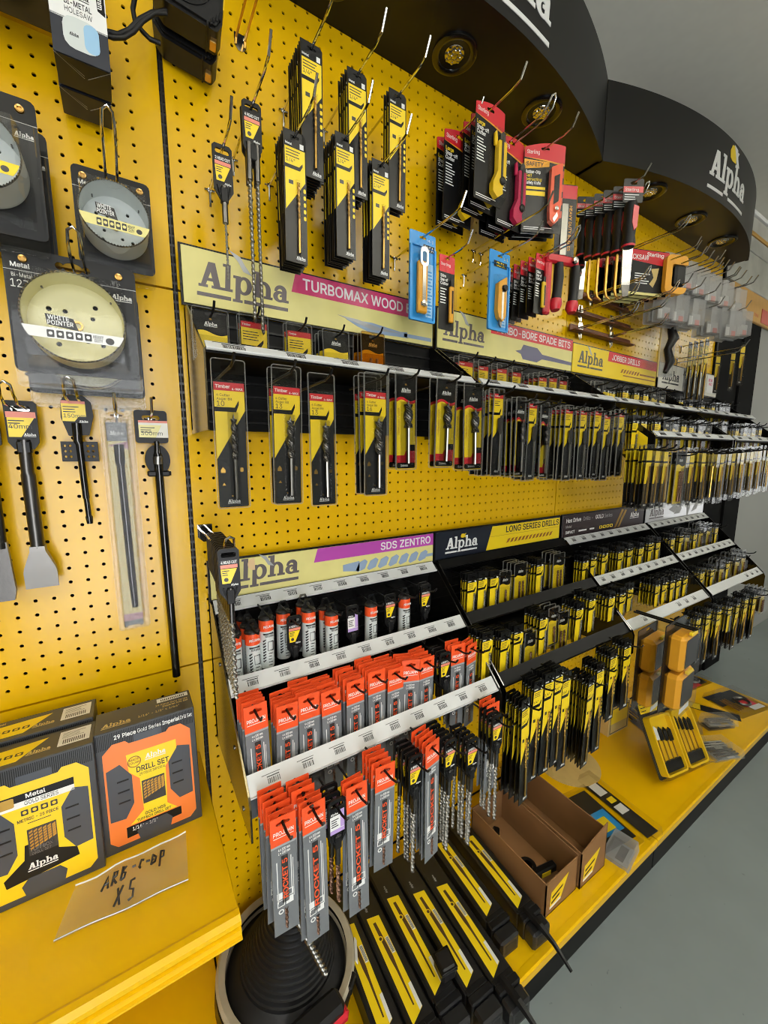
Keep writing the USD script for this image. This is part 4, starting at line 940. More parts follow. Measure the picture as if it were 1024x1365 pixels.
# long series rack
Rk = L_RACK[1]; S = 'long-drill-sign'
tier(Rk, S + ' top tier', -.130, -.03, [(630.5, 765, ST, 4), (644.6, 761.7, ST, 3), (660, 760, ST, 5), (674.5, 761, CD, 2), (695, 750, CT, 4), (721, 745, ST, 5), (746, 737, CT, 4)])
tier(Rk, S + ' middle tier', -.245, -.178, [(650.7, 842, ST, 6), (675, 842, ST, 6), (692.5, 833, ST, 4), (708, 842, CD, 2), (726, 815, ST, 6), (739, 809, CD, 3), (751, 815, CT, 3), (774.6, 803, ST, 6), (791, 791, ST, 6)])
tier(Rk, S + ' bottom tier', -.345, -.292, [(701.7, 932, LDD, 6, dict(yaw=6)), (719.5, 907, LDD, 5), (734, 897, LDD, 5), (747, 890, LDD, 5), (757, 895, LDD, 4), (790, 902, LDD, 7, dict(yaw=5)), (802, 884, LDD, 6), (819.7, 866, LD, 6), (838, 853, LD, 5)])
# hex drive rack
Rk = L_RACK[2]; S = 'brown-sign'
tier(Rk, S + ' top tier', -.130, -.03, [(781.7, 741, SD, 4), (792.7, 736.7, SD, 5), (808, 731, SD, 6), (828.7, 728.8, SD, 6), (841.5, 724.8, SD, 6), (856.4, 723.5, SD, 6), (869, 717.8, SD, 5), (878.8, 716, SD, 5)])
tier(Rk, S + ' middle tier', -.245, -.178, [(817, 788, SD, 5), (831.4, 783.7, SD, 5), (842, 777, SD, 2), (878, 773, SD, 6), (887.6, 770, SD, 6), (898, 767.4, SD, 6), (906, 764.8, SD, 6), (915.6, 761.7, SD, 6)])
# right end rack
Rk = L_RACK[3]; S = 'white-sign'
tier(Rk, S + ' top tier', -.130, -.03, [(898.5, 712, SD, 5), (910, 708, SD, 5), (918, 705, CD, 4), (928, 706, SD, 4), (936.5, 698, CD, 4), (946.5, 697, CD, 4), (956.6, 698, SD, 4)])
tier(Rk, S + ' middle tier', -.245, -.178, [(937.6, 757, SD, 5), (951, 753, SD, 6), (963.9, 746, CD, 4), (972, 743, SD, 6), (985, 738, CD, 5), (993, 733, CD, 4)])
tier(Rk, S + ' bottom tier', -.345, -.292, [(918, 826, LD, 5), (933, 818, ST, 5), (946, 812, LD, 6), (960, 807, LD, 6), (974.8, 803, ST, 6), (985.6, 799, LD, 6), (997, 792, LD, 6), (1008, 788, LD, 6), (1019, 783, CT, 5)])

# upper left rack
Rk = U_RACK[0]; S = 'pink-sign'
tier(Rk, S + ' back row', -.105, -.02, [(280, 411, 'clear_drill_pack_short', 2), (338, 417.8, 'short_red_pack', 2), (398.6, 431, 'short_red_pack', 2), (447.6, 440, 'clear_drill_pack_short', 3), (497, 443, 'amber_drill_pack', 3)])
tier(Rk, S + ' front row', -.290, -.196, [(303.5, 478.5, 'auger_pack_10', 1), (381.5, 487, 'auger_pack_13', 2), (428, 497.7, 'auger_pack_13', 1), (501, 497, 'auger_pack_16', 3), (541.6, 495.7, 'wide_auger_pack', 2), (596.6, 501, 'wide_auger_pack', 2, dict(yaw=-7)), (631.8, 510.3, 'wide_auger_pack', 2, dict(yaw=-10)), (666, 518, 'spade_pack', 6), (695.7, 529, 'slim_auger_pack', 5), (712, 532, 'spade_pack', 4), (727.5, 536, 'slim_auger_pack', 4)])
Rk = U_RACK[1]; S = 'spade-bit-sign'
tier(Rk, S + ' back row', -.105, -.02, [(622, 474, 'short_red_pack', 3), (645.4, 480, 'short_red_pack_narrow', 4), (670, 484, 'short_red_pack_narrow', 4), (690, 489, 'short_red_pack_narrow', 4), (724.5, 496, 'short_red_pack_narrow', 5), (738, 497, 'short_red_pack_narrow', 4), (752, 501, 'short_red_pack_narrow', 5)])
tier(Rk, S + ' front row', -.290, -.196, [(760, 540, 'spade_pack', 7), (779.5, 542, 'spade_pack', 7), (799, 543, 'spade_pack', 7), (811, 548, 'spade_pack', 5), (830, 546, 'spade_pack', 7)])
Rk = U_RACK[2]; S = 'jobber-sign'
tier(Rk, S + ' back row', -.115, -.02, [(799, 508, CD, 3), (809.5, 513, SD, 5), (817, 515, SD, 5), (835, 514, SD, 6), (850, 517, SD, 6), (862, 519, SD, 5), (874, 517, CD, 4), (884, 521, CD, 3)])
tier(Rk, S + ' middle row', -.255, -.196, [(849, 553, SD, 5), (860, 554, SD, 5), (878, 555, SD, 5), (891, 556, CD, 4), (902, 556, CD, 4), (913, 559, SD, 4), (923, 561, SD, 5), (936, 560, CD, 3), (946, 562, CD, 4)])
tier(Rk, S + ' lowest row', -.375, -.312, [(868, 592, 'sleeved_drill_pack', 6), (879, 593, 'sleeved_drill_pack', 6), (890, 594, 'sleeved_drill_pack', 6), (910, 601, 'clear_drill_pack_long', 2), (925, 597, 'sleeved_drill_pack', 6), (940, 597, 'sleeved_drill_pack', 6), (952, 597, 'sleeved_drill_pack', 6, dict(yaw=12)), (965, 599, 'sleeved_drill_pack', 6)])
Rk = U_RACK[3]; S = 'whitish-far-sign'
tier(Rk, S + ' back row', -.115, -.02, [(909, 528, SD, 5), (922, 533, SD, 6), (938, 535, SD, 6), (952, 536, SD, 6), (963, 537, CD, 4), (971, 538, CD, 4)])
tier(Rk, S + ' middle row', -.255, -.196, [(967, 562, CD, 5), (984, 566, SD, 5), (996, 564, CD, 6), (1006, 565, CD, 6), (1015, 566, SD, 6)])
tier(Rk, S + ' lowest row', -.375, -.312, [(980, 598, 'sleeved_drill_pack', 6), (992, 597, 'sleeved_drill_pack', 6), (1004, 596, 'sleeved_drill_pack', 6), (1014, 595, 'sleeved_drill_pack', 6), (1026, 594, 'sleeved_drill_pack', 6)])

# ------------------------------------------------------------------ goods on peg hooks, middle bay
def hung(knd, nm, look, cat, px, py, y, n, gap, tail, hook=None, hook_label=None, yaw=0., dx=0., group=None, hz=.010, jit=2.):
    loc = aty(px, py, y)
    for i in range(n):
        lab = '%s, %s' % (look, ('front pack ' if n > 1 else '') + tail if i == 0 else '%s behind the front pack %s' % (ORD[i], tail))
        put(knd, nm, lab, cat, (loc[0] + dx * i + (rng.uniform(-.001, .001) if i else 0), y + gap * i, loc[2] + (rng.uniform(-.001, .001) if i else 0)), (0, rng.uniform(-.6, .6), yaw + (rng.uniform(-jit, jit) if i else 0)), group)
    if hook:
        put(hook, 'peg_hook', hook_label, 'peg hook', (loc[0], 0, loc[2] - hz), group='chrome hooks on the pegboard')
    return loc
SIX = [(415, 57.6, 9, .0075, 'upper left'), (476, 94.5, 5, .009, 'upper middle'), (530.5, 122.3, 3, .009, 'upper right'), (392.5, 175.5, 6, .0085, 'lower left'), (460, 179.5, 7, .0085, 'lower middle'), (508, 215, 5, .009, 'lower right')]
for px, py, n, gp, wh in SIX:
    hung('long_drill_pack', 'long_drill_pack', 'black-yellow long drill pack', 'drill pack', px, py, -.15, n, gp, 'in %s of six stacks' % wh, 'peg_hook_25', 'chrome hook holding the %s of six black-yellow drill stacks' % wh, group='six stacks of long drill packs', hz=.009)
for px, py, y, wh in ((440, 215, -.06, 'lower middle'), (501, 248, -.08, 'lower right')):
    hung('sleeved_drill_pack', 'sleeved_drill_pack', 'clear sleeve peeping out beside the %s drill stack' % wh, 'drill pack', px, py, y, 1, .01, 'on its hook')
hung('drill_holder_thin', 'drill_holder', 'black holder with one thin masonry drill', 'masonry drill', 295.5, 192.6, -.12, 1, .01, 'over the pink sign', 'peg_hook_20', 'chrome hook of the single thin masonry drill')
hung('drill_holder_pair', 'drill_holder', 'black holder with two long drills', 'masonry drill', 335, 135, -.14, 2, .013, 'dangling before the pink sign', 'peg_hook_25', 'chrome hook of the paired long masonry drills')
b = aty(304, 731, -.25)
for i in range(13):
    put('drill_holder_long', 'drill_holder', 'black yellow-labelled long drill, %s' % ('front of the bundle left of the purple sign' if i == 0 else '%s from the front in the bundle beside purple sign' % ORD[i]), 'masonry drill', (b[0] + .0012 * i, -.25 + i * .0165, b[2] - .0008 * i), (-1.2, 0, rng.uniform(-3, 3) + (0 if i else -4)), 'bundle of long masonry drills')
put('loop_hook_25', 'loop_hook', 'chrome double hook through the bundle of long masonry drills', 'peg hook', (b[0] + .004, 0, b[2] - .012))
# cutters and knives
hung('snap_knife_yellow', 'snap_knife_pack', 'pack of yellow snap-off cutter', 'knife pack', 613, 172, -.085, 2, .028, 'leftmost of the knives', 'peg_hook_16', 'chrome hook behind the leftmost cutter packs')
hung('snap_knife_yellow', 'snap_knife_pack', 'half hidden pack of yellow cutter', 'knife pack', 648, 152, -.125, 2, .026, 'behind the tallest knife pack')
hung('snap_knife_yellow', 'snap_knife_pack', 'foremost highest pack of a yellow snap-off cutter', 'knife pack', 655, 135, -.155, 1, .026, 'over all other knives', 'peg_hook_25', 'chrome hook tip above the highest yellow cutter pack', hz=.018)
hung('snap_knife_red', 'snap_knife_pack', 'pack of crimson snap-off cutter', 'knife pack', 683, 180, -.135, 3, .028, 'beside the safety knives', 'loop_hook_25', 'chrome loop hook of the crimson cutter packs', hz=.018)
hung('safety_knife', 'safety_knife_pack', 'pack of an orange safety knife', 'knife pack', 728, 188, -.165, 3, .022, 'right of the crimson cutter', 'peg_hook_25', 'chrome hook tip above the safety knife packs', yaw=-26, hz=.018)
hung('blue_cutter_pack', 'blue_cutter_pack', 'large blue card with orange-handled cutter', 'knife pack', 564, 310.5, -.115, 1, .02, 'over the pink sign end', 'peg_hook_25', 'chrome hook of the large blue cutter card')
hung('blue_cutter_pack_short', 'blue_cutter_pack', 'blue card with a small yellow cutter', 'knife pack', 667, 336, -.13, 1, .02, 'over the spade bit sign', 'peg_hook_25', 'chrome hook of the second blue cutter card')
hung('slim_knife_pack', 'slim_knife_pack', 'slim black pack of a pen knife', 'knife pack', 596.5, 338.5, -.12, 1, .02, 'between the two blue cards', 'peg_hook_20', 'chrome hook of the slim pen knife pack')
hung('blade_refill_pack', 'blade_pack', 'narrow black-red blade pack', 'blade pack', 722, 337, -.145, 5, .024, 'right of the second blue card', 'loop_hook_25', 'chrome loop hook of the blade packs')
put('peg_hook_25', 'peg_hook', 'empty chrome hook between slim knife and second blue card', 'peg hook', aty(630, 335, 0))
put('peg_hook_10', 'peg_hook', 'bare chrome peg in the board under the cutter packs', 'peg hook', aty(631, 332, -.004) + np.array([.03, .004, -.005]))
# steel hanger at the top of the middle bay
t = thing('hook_plate', 'chrome plate hook with two wires near the top left', 'peg hook', aty(320, 58, 0))
obj('plate', MB().prism(P([(-.011, .014), (.011, .014), (.011, -.006), (.004, -.014), (-.004, -.014), (-.011, -.006)]), -.0022, -.0006), 'chrome', t)
for s in (-1, 1):
    obj('wire', MB().tube([(s * .008, -.002, -.006), (s * .008, -.006, .004), (s * .008, -.20, .006), (s * .008, -.21, .03)], .0022, 8), 'gold_steel', t, smooth=40)
    obj('rivet', MB().lathe([(.002, 0), (.0016, .0012), (0, .0016)], 8, (s * .007, -.0022, .008), 'y').lathe([(.002, 0), (.0016, .0012), (0, .0016)], 8, (s * .007, -.0022, -.001), 'y'), 'chrome', t)

# ------------------------------------------------------------------ right bay: hand tools, saw packs, hook strips, empty clear boxes
def k_tool(name, blade='steel', saw=False):
    k = kind(name)
    obj('tag', MB().prism(rrect(-.021, -.052, .021, 0, .004).difference(slot(.014, .006, -.010)), 0, .001), 'black_card', k)
    obj('tag_band', MB().prism(R2(-.021, -.030, .021, -.017), -D, 0), 'salmon_red', k)
    obj('lettering', lines(MB().text('Sterling', .006, -.018, -.027, -2 * D, False, 'l'), -.018, .014, -.034, 3, .005, .002), 'white_print', k)
    prof = [(0, -.046), (.011, -.050), (.013, -.062), (.0115, -.085), (.013, -.105), (.0115, -.125), (.014, -.143), (.012, -.150), (0, -.152)]
    obj('handle', MB().lathe([(r, z) for r, z in prof[::-1]], 16, (0, .004, 0)), 'black_rubber', k, smooth=50)
    obj('grip_inlay', MB().prism(P([(-.002, -.062), (.009, -.066), (.008, -.110), (.002, -.118), (-.003, -.10)]), -.0098, -.003), 'salmon_red', k)
    obj('collar', MB().lathe([(.0125, -.150), (.0135, -.146), (.012, -.142)], 16, (0, .004, 0)), 'red_plastic', k, smooth=40)
    if saw:
        obj('blade', MB().prism(P([(-.011, -.150), (.011, -.150), (.010, -.235), (-.008, -.235)]), .003, .0045), blade, k)
        obj('blade_tip', MB().prism(P([(-.008, -.235), (.010, -.235), (.008, -.26), (-.004, -.262)]), .003, .0045), 'dark_steel', k)
    else:
        obj('blade', MB().tube([(0, .004, -.150), (0, .004, -.235), (.003, .002, -.25), (.010, 0, -.258)], [.0032, .003, .0028, .002], 8), 'gold_steel', k, smooth=40)
M('salmon_red', (196, 72, 72), .35)
k_tool('hand_tool'); k_tool('hand_saw', 'chrome', True)
t1, t2 = aty(782, 262, -.07), aty(846, 238, -.235)
for i in range(6):
    f = i / 5; p = t1 * (1 - f) + t2 * f
    ends = i in (0, 5)
    put('hand_saw' if ends else 'hand_tool', 'hand_saw' if ends else 'hand_tool', ['black-red hand saw nearest the board, blade beside the snips', 'black-handled hook tool, next to the innermost saw', 'black-handled hook tool, second from the innermost saw', 'black-handled hook tool, second behind the front saw', 'black-handled hook tool, directly behind the front saw', 'black-red hand saw with bright blade, front of the row'][i], 'hand tool', p - np.array([0, 0, .01 if 0 < i < 5 else 0]), (0, 0, -30), 'row of hand tools on one hook', sc=(1.3, 1.3, 1.12))
put('peg_hook_25', 'peg_hook', 'chrome hook carrying the row of hand tools', 'peg hook', (t2[0] + .0, 0, t2[2] - .012), sc=(1, 1.1, 1))
# snips with red body
t = thing('snips', 'red-bodied snips with black handles hanging right of the blade packs', 'snips', aty(750, 348, -.16), (0, 0, -12))
obj('body', MB().box(-.056, .052, -.008, .008, -.010, .012, .004), 'red_plastic', t)
obj('guard', MB().box(-.056, -.036, -.008, .008, -.14, -.008, .005), 'red_plastic', t)
for s, x in ((0, -.012), (1, .044)):
    h_ = obj('handle', MB().tube([(x, 0, -.008), (x + .002, 0, -.04), (x, 0, -.078), (x - .003, 0, -.104)], [.012, .0135, .0125, .013], 12), 'black_rubber', t, smooth=50)
    obj('red_tip', MB().tube([(x - .003, 0, -.098), (x - .004, 0, -.114), (x - .004, -.002, -.126)], [.0150, .017, .011], 10), 'red_plastic', h_, smooth=50)
obj('pivot', MB().lathe([(.009, 0), (.008, .005), (0, .006)], 14, (.03, -.012, 0), 'y'), 'chrome', t, smooth=40)
put('loop_hook_25', 'loop_hook', 'chrome loop hook above the red-bodied snips', 'peg hook', aty(760, 310, -.02) * np.array([1, 0, 1]))
t = thing('blade_pack_tall', 'tall clear-fronted black saw blade pack behind the safety knives', 'blade pack', aty(757, 246, -.12), (0, 0, -24))
obj('card', MB().prism(rrect(-.03, -.20, .03, 0, .004), 0, .0014), 'charcoal_card', t)
obj('red_head', MB().prism(R2(-.03, -.035, .03, -.002), -D, 0), 'red_print', t)
obj('vertical_lettering', MB().text('HEAVY DUTY BLADES', .008, .014, -.11, 0, True, rot=-90), 'amber_plastic', t)
obj('blade', MB().prism(R2(-.014, -.18, .004, -.05), -.004, -.002), 'steel', t)
obj('blister', dome(MB(), .05, -.04, -.195, .014, .004), 'clear_plastic', t)
# hacksaw packs
def k_hack():
    k = kind('hacksaw_pack'); w, h = .15, .135
    obj('card', MB().prism(rrect(-w / 2, -h, w / 2, 0, .004), 0, .0014), 'black_card', k)
    obj('red_head', MB().prism(P([(-w / 2, -.002), (w / 2, -.002), (w / 2, -.045), (-w / 2, -.030)]), -D, 0), 'red_print', k)
    obj('lettering', lines(MB().text('Sterling', .011, .03, -.018, -2 * D, True).text('HACKSAW', .014, -.025, -.030, -2 * D, True, fit=.07), -.03, .02, -.07, 5, .007, .003), 'white_print', k)
    obj('printed_saw', MB().prism(P([(.02, -.055), (.045, -.05), (.04, -.085), (.03, -.11), (.018, -.10), (.03, -.08)]), -2 * D, 0), 'kraft', k)
    fr = rrect(.055, -.128, .125, -.012, .016).difference(rrect(.075, -.108, .14, -.040, .006))
    obj('saw_frame', MB().prism(fr, -.018, -.003), 'amber_plastic', k)
    obj('saw_grip', MB().box(.082, .118, -.024, .0, -.105, -.042, .006), 'black_rubber', k)
    obj('yellow_edge', MB().prism(R2(-w / 2, -h, w * .4, -h + .008), -2 * D, 0), 'pale_yellow', k)
k_hack()
hp = aty(862, 333, -.12)
for i in range(4):
    put('hacksaw_pack', 'hacksaw_pack', 'red-headed pack of a yellow hacksaw, %s' % ('front of its stack' if i == 0 else '%s behind the front one' % ORD[i]), 'saw pack', hp + np.array([0, i * .027, 0]), (0, 0, -20), 'stacked hacksaw packs', sc=(1.25, 1, 1.05))
put('loop_hook_25', 'loop_hook', 'chrome loop hook of the hacksaw packs', 'peg hook', (hp[0] - .02, 0, hp[2] + .012))
# hook strips: brown wooden rails with chrome clips
for i, (py, nm) in enumerate(((393, 'top'), (413, 'middle'), (436, 'lowest'))):
    p0 = aty(775 if i == 0 else 760, py, -.015); x1 = p0[0] + (.30 if i == 0 else .38)
    t = thing('hook_strip', '%s of three brown wooden hook strips on the right bay' % nm, 'hook strip', (p0[0], -.006, p0[2]))
    obj('rail', MB().box(0, x1 - p0[0], -.012, -.003, -.012, .012, .003), 'wood_brown', t)
    obj('ledge', MB().box(0, x1 - p0[0], -.030, -.010, -.012, -.007, .002), 'wood_brown', t)
    for q, x in enumerate((.05, .24)):
        obj('clip', MB().prism(P([(x - .010, .022), (x + .010, .022), (x + .012, -.016), (x, -.036), (x - .012, -.016)]), -.0145, -.0125).prism(R2(x - .004, -.03, x + .004, .02), -.019, -.0145), 'chrome', t)
        put('loop_hook_25', 'loop_hook', 'empty chrome loop hook at the %s end of the %s brown strip' % (('near', 'far')[q], nm), 'peg hook', (p0[0] + x, -.02, p0[2] + .004), sc=(1, .74, 1))
# empty clear boxes and bare hooks at the right end
def k_clearbox():
    k = kind('clear_box'); w, h, d = .075, .10, .028
    sh = MB(); sheet(sh, w, .012, -h, d, .004, slot(.02, .005, .004)); dome(sh, w - .006, -.004, -h + .003, d, .003, 0, d)
    obj('shell', sh, 'hazy_plastic', k)
    obj('insert_card', MB().prism(rrect(-.030, -.095, .030, -.052, .002), .014, .0150), 'grey_print', k)
    obj('red_label', MB().prism(R2(.004, -.090, .026, -.072), .0136, .014), 'rust_print', k)
    obj('white_label', MB().prism(R2(-.026, -.090, -.008, -.060), .0136, .014), 'white_print', k)
k_clearbox()
q = 0
for (px, py, yy, wh) in ((908, 337, -.16, 'top row, left'), (923, 345, -.18, 'top row, second'), (940, 354, -.19, 'top row, third'), (956, 364, -.20, 'top row, fourth'), (973, 372, -.20, 'top row, fifth'), (990, 383, -.20, 'top row, last'),
                          (893, 386, -.15, 'middle row, left'), (912, 390, -.17, 'middle row, second'), (934, 396, -.19, 'middle row, third'), (958, 408, -.2, 'middle row, fourth'), (983, 412, -.24, 'middle row, fifth'), (998, 412, -.24, 'middle row, last')):
    for j in range(2):
        p = aty(px, py, yy)
        put('clear_box', 'clear_box', 'empty clear plastic box, %s, %s' % (wh, 'in front' if j == 0 else 'behind another'), 'plastic box', p + np.array([.008 * j, .034 * j, 0]), (0, 0, -14), 'empty clear boxes at the right end')
    put('peg_hook_25', 'peg_hook', 'chrome hook of the clear boxes, %s' % wh, 'peg hook', (p[0] + .004, 0, p[2] + .003), sc=(1, .86 + .06 * (q % 3), 1)); q += 1
for i, (px, py) in enumerate(((936, 320), (943, 328), (953, 333), (958, 341), (966, 343), (973, 346), (980, 349), (987, 355), (996, 360), (1003, 368))):
    p = aty(px, py, -.25); put('peg_hook_25', 'peg_hook', 'bare chrome hook under the far canopy, %s from the left' % ORD[i], 'peg hook', (p[0], 0, p[2] - .028), group='bare hooks under the far canopy')
# packs between the clear boxes and the upper racks
t = thing('tool_pack_clear', 'clear pack with a dark tool right of the jobber sign', 'tool pack', aty(893, 424, -.10), (0, 0, -20))
obj('back_sheet', sheet(MB(), .074, 0, -.215), 'hazy_plastic', t)
obj('wooden_edge', MB().box(-.037, -.032, -.003, .0, -.215, 0), 'kraft', t)
obj('tool', MB().tube([(-.005, -.012, -.03), (.012, -.014, -.075), (-.008, -.012, -.115), (.01, -.012, -.16), (-.01, -.012, -.20)], [.012, .018, .013, .016, .008], 10), 'black_plastic', t, smooth=50)
obj('blister', dome(MB(), .062, -.015, -.21, .030, .006), 'clear_plastic', t)
hung('long_drill_pack_deep', 'chisel_pack', 'dark yellow-headed chisel pack', 'chisel pack', 944, 452, -.10, 4, .02, 'above the white price card', 'peg_hook_16', 'hook of the yellow-headed chisel packs')
for i, (px, py, yy) in enumerate(((959, 470, -.14), (979, 466, -.17), (992, 456, -.22))):
    hung('sleeved_drill_pack', 'bit_sleeve', ('leftmost', 'middle', 'rightmost')[i] + ' of three small yellow-topped clear sleeves', 'bit pack', px, py, yy, 1, .02, 'before the black end panel', yaw=-15)
for i, (px, py) in enumerate(((992, 462), (1000, 455))):
    p = aty(px, py, -.25); put('peg_hook_25', 'peg_hook', 'long %s chrome wire before the black end panel' % ('lower', 'upper')[i], 'peg hook', (p[0], 0, p[2] - .02))
t = thing('price_card', 'small white price card with pink print at the far right', 'price card', aty(948, 513, -.03))
obj('card', MB().box(-.045, .045, 0, .002, -.04, .04, .0005), 'white_print', t)
obj('print', MB().text('NEW', .014, -.01, .012, 0, True).text('PRICE', .010, -.006, -.004, 0, True), 'pink_print', t)

# ------------------------------------------------------------------ left bay
M('toothed_white', (208, 214, 212), .3); M('toothed_cream', (228, 222, 172), .32)
def k_holesaw(name, dia, w, h, enamel, size, band):
    k = kind(name); r = dia / 2; cz = -h * .585; r *= .96; dia *= .96
    head = rrect(-w / 2, -h, w / 2, 0, .008)
    holes = unary_union([Point(-w * .36, -.014).buffer(.0055), Point(w * .36, -.014).buffer(.0055), ell(0, -.014, .012, .007), Point(-.016, -.014).buffer(.005), Point(.016, -.014).buffer(.005)])
    obj('card', MB().prism(head.difference(holes), .001, .0022), 'charcoal_card', k)
    obj('header', MB().prism(rrect(-w / 2, -.030, w / 2, 0, .008).difference(holes), .0006, .001), 'black_card', k)
    ey = MB()
    for s in (-1, 1): ey.lathe([(.0055, 0), (.0048, .002), (.003, .0015), (.003, 0), (0, 0)], 14, (s * w * .36, .0008, -.014), 'y')
    obj('eyelets', ey, 'brass', k, smooth=40)
    mb = MB().text('Metal', .006, -w / 2 + .008, -.026, .0006, True, 'l').text('Bi-Metal Holesaw', .0052, -w / 2 + .008, -.039, .001, False, 'l', fit=w * .3).text(size, .0105, -w / 2 + .006, -.053, .001, False, 'l', fit=w * .125).logo(w * .17, w * .29, -.047, .001)
    mb.prism(R2(-w / 2, -.0305, w / 2, -.030), .0005, .001)
    obj('lettering', mb, 'white_print', k)
    # the saw: a toothed cup, open towards the viewer
    n = 72; a = np.arange(2 * n) * np.pi / n
    yb, yf = -.004, -.056
    cup = MB(); cup.lathe([(r * .985, -yf - .002), (r * .985, -yb), (r * .97, -yb + .001), (r * .955, -yb + .003), (r * .955, -yf - .002)], 64, (0, 0, cz), 'y')
    s_ = obj('saw_cup', cup, enamel, k, smooth=40)
    tv = []
    for i, an in enumerate(a):
        dp = -.0035 if i % 2 == 0 else 0
        for rr in (.985, .955): tv.append((r * rr * math.cos(an), yf + .002 + dp, cz + r * rr * math.sin(an)))
        tv.append((r * .985 * math.cos(an), yf + .003, cz + r * .985 * math.sin(an)))
    m_ = 2 * n; tf = []
    for i in range(m_):
        j = (i + 1) % m_; tf += [(3 * i, 3 * j, 3 * j + 1, 3 * i + 1), (3 * i, 3 * i + 2, 3 * j + 2, 3 * j)]
    obj('teeth', MB().add(tv, tf), 'steel', s_)
    disc = Point(0, cz).buffer(r * .955, 24)
    hs = unary_union([Point(r * .38 * math.cos(t_), cz + r * .38 * math.sin(t_)).buffer(r * .05) for t_ in (.6, 2.2, 3.6, 5.2)] + [Point(r * .62 * math.cos(t_), cz + r * .62 * math.sin(t_)).buffer(r * .055) for t_ in (.9, 2.6, 4.0, 5.6)])
    obj('saw_base', MB().prism(disc.difference(hs), -.010, -.006), enamel, k)
    obj('arbor_hole', MB().lathe([(r * .11, 0), (r * .11, .003), (r * .07, .003), (r * .07, -.002), (0, -.002)], 16, (0, -.010, cz), 'y'), 'brass', k, smooth=40)
    obj('gullet_slots', MB().box(-r * .62, -r * .58, -.024, -.016, cz + r * .72, cz + r * .74).box(r * .7, r * .74, -.024, -.016, cz + r * .6, cz + r * .62), 'dark_steel', k)
    bz = cz - r * .42
    sh = MB(); sheet(sh, w, 0, -h - .022, .004, .008); dome(sh, w - .004, -.032, -h - .018, .008, .002); dome(sh, dia * 1.04, cz + r * 1.05, cz - r * 1.06, .064, .008)
    obj('clamshell', sh, 'clear_plastic', k)
    yb2 = -.0655
    obj('label_band', MB().prism(disc.buffer(.002).intersection(P([(-w, bz + .009), (w, bz + .003), (w, bz - .011), (-w, bz - .005)])), yb2, yb2 + .0005), band, k)
    obj('name_plate', MB().prism(P([(-r * .52, bz + .024), (-r * .02, bz + .021), (r * .06, bz + .006), (-r * .5, bz + .010)]), yb2, yb2 + .0006), 'smoke_dark', k)
    mb = MB().text('WHITE', .0055, -r * .29, bz + .0172, yb2, True, fit=r * .38).text('POINTER', .0055, -r * .26, bz + .0105, yb2, True, fit=r * .46)
    obj('plate_lettering', mb, 'white_print', k)
    mb = MB(); [mb.prism(rrect(-r * .52 + i * r * .17, bz - .006, -r * .52 + i * r * .17 + r * .13, bz + .0035, .001).difference(Point(-r * .455 + i * r * .17, bz - .001).buffer(.0022, 4)), yb2 - .0002, yb2) for i in range(5)]
    mb.text('HEAVY', .004, r * .42, bz - .001, yb2, True, fit=r * .2).text('DUTY', .004, r * .42, bz - .006, yb2, True, fit=r * .16).prism(ell(r * .64, bz - .003, r * .085, r * .075), yb2 - .0002, yb2)
    obj('band_print', mb, 'dark_print', k)
k_holesaw('holesaw_127', .127, .158, .168, 'toothed_cream', '127', 'white_print')
k_holesaw('holesaw_95', .095, .104, .140, 'toothed_white', '95', 'pale_yellow')
k_holesaw('holesaw_76', .098, .120, .175, 'toothed_white', '76', 'yellow_card')
p127 = aty(95.5, 344, -.095)
put('holesaw_127', 'holesaw_pack', 'largest clamshell pack with cream 127 holesaw', 'holesaw pack', p127, group='holesaw packs on the left bay')
put('holesaw_127', 'holesaw_pack', 'second large clamshell hidden behind the cream holesaw pack', 'holesaw pack', p127 + np.array([.004, .065, -.022]), group='holesaw packs on the left bay', sc=(1, .4, 1))
put('loop_hook_16', 'loop_hook', 'chrome loop hook of the cream holesaw pack', 'peg hook', (p127[0] + .008, 0, p127[2] - .013))
p95 = aty(148, 232, -.06)
put('holesaw_95', 'holesaw_pack', 'clamshell pack with white 95 holesaw', 'holesaw pack', p95, group='holesaw packs on the left bay')
put('loop_hook_16', 'loop_hook', 'chrome loop hook of the white 95 holesaw pack', 'peg hook', (p95[0], 0, p95[2] - .013), sc=(1, 1.15, 1))
p76 = aty(-36, 108, -.11)
put('holesaw_76', 'holesaw_pack', 'clamshell pack with white holesaw cut by the picture edge', 'holesaw pack', p76, group='holesaw packs on the left bay')
put('holesaw_76', 'holesaw_pack', 'second clamshell behind the cut-off white holesaw pack', 'holesaw pack', p76 + np.array([.004, .058, -.004]), group='holesaw packs on the left bay', sc=(1, .8, 1))
put('loop_hook_16', 'loop_hook', 'chrome loop hook at the left edge', 'peg hook', (p76[0], 0, p76[2] - .013))
pA = aty(-14, -120, -.07) + np.array([0, 0, .052])
t = thing('tinted_clamshell', 'amber tinted clamshell in the upper left corner', 'holesaw pack', pA)
obj('card', MB().prism(R2(-.05, -.165, .055, 0), .001, .002), 'charcoal_card', t)
obj('arbor', MB().lathe([(.026, 0), (.026, .02), (.010, .022), (.010, .04), (0, .04)], 24, (.01, 0, -.115), 'y'), 'cream_enamel', t, smooth=40)
obj('clamshell', dome(MB(), .12, .004, -.172, .05, .004), 'amber_clear', t)
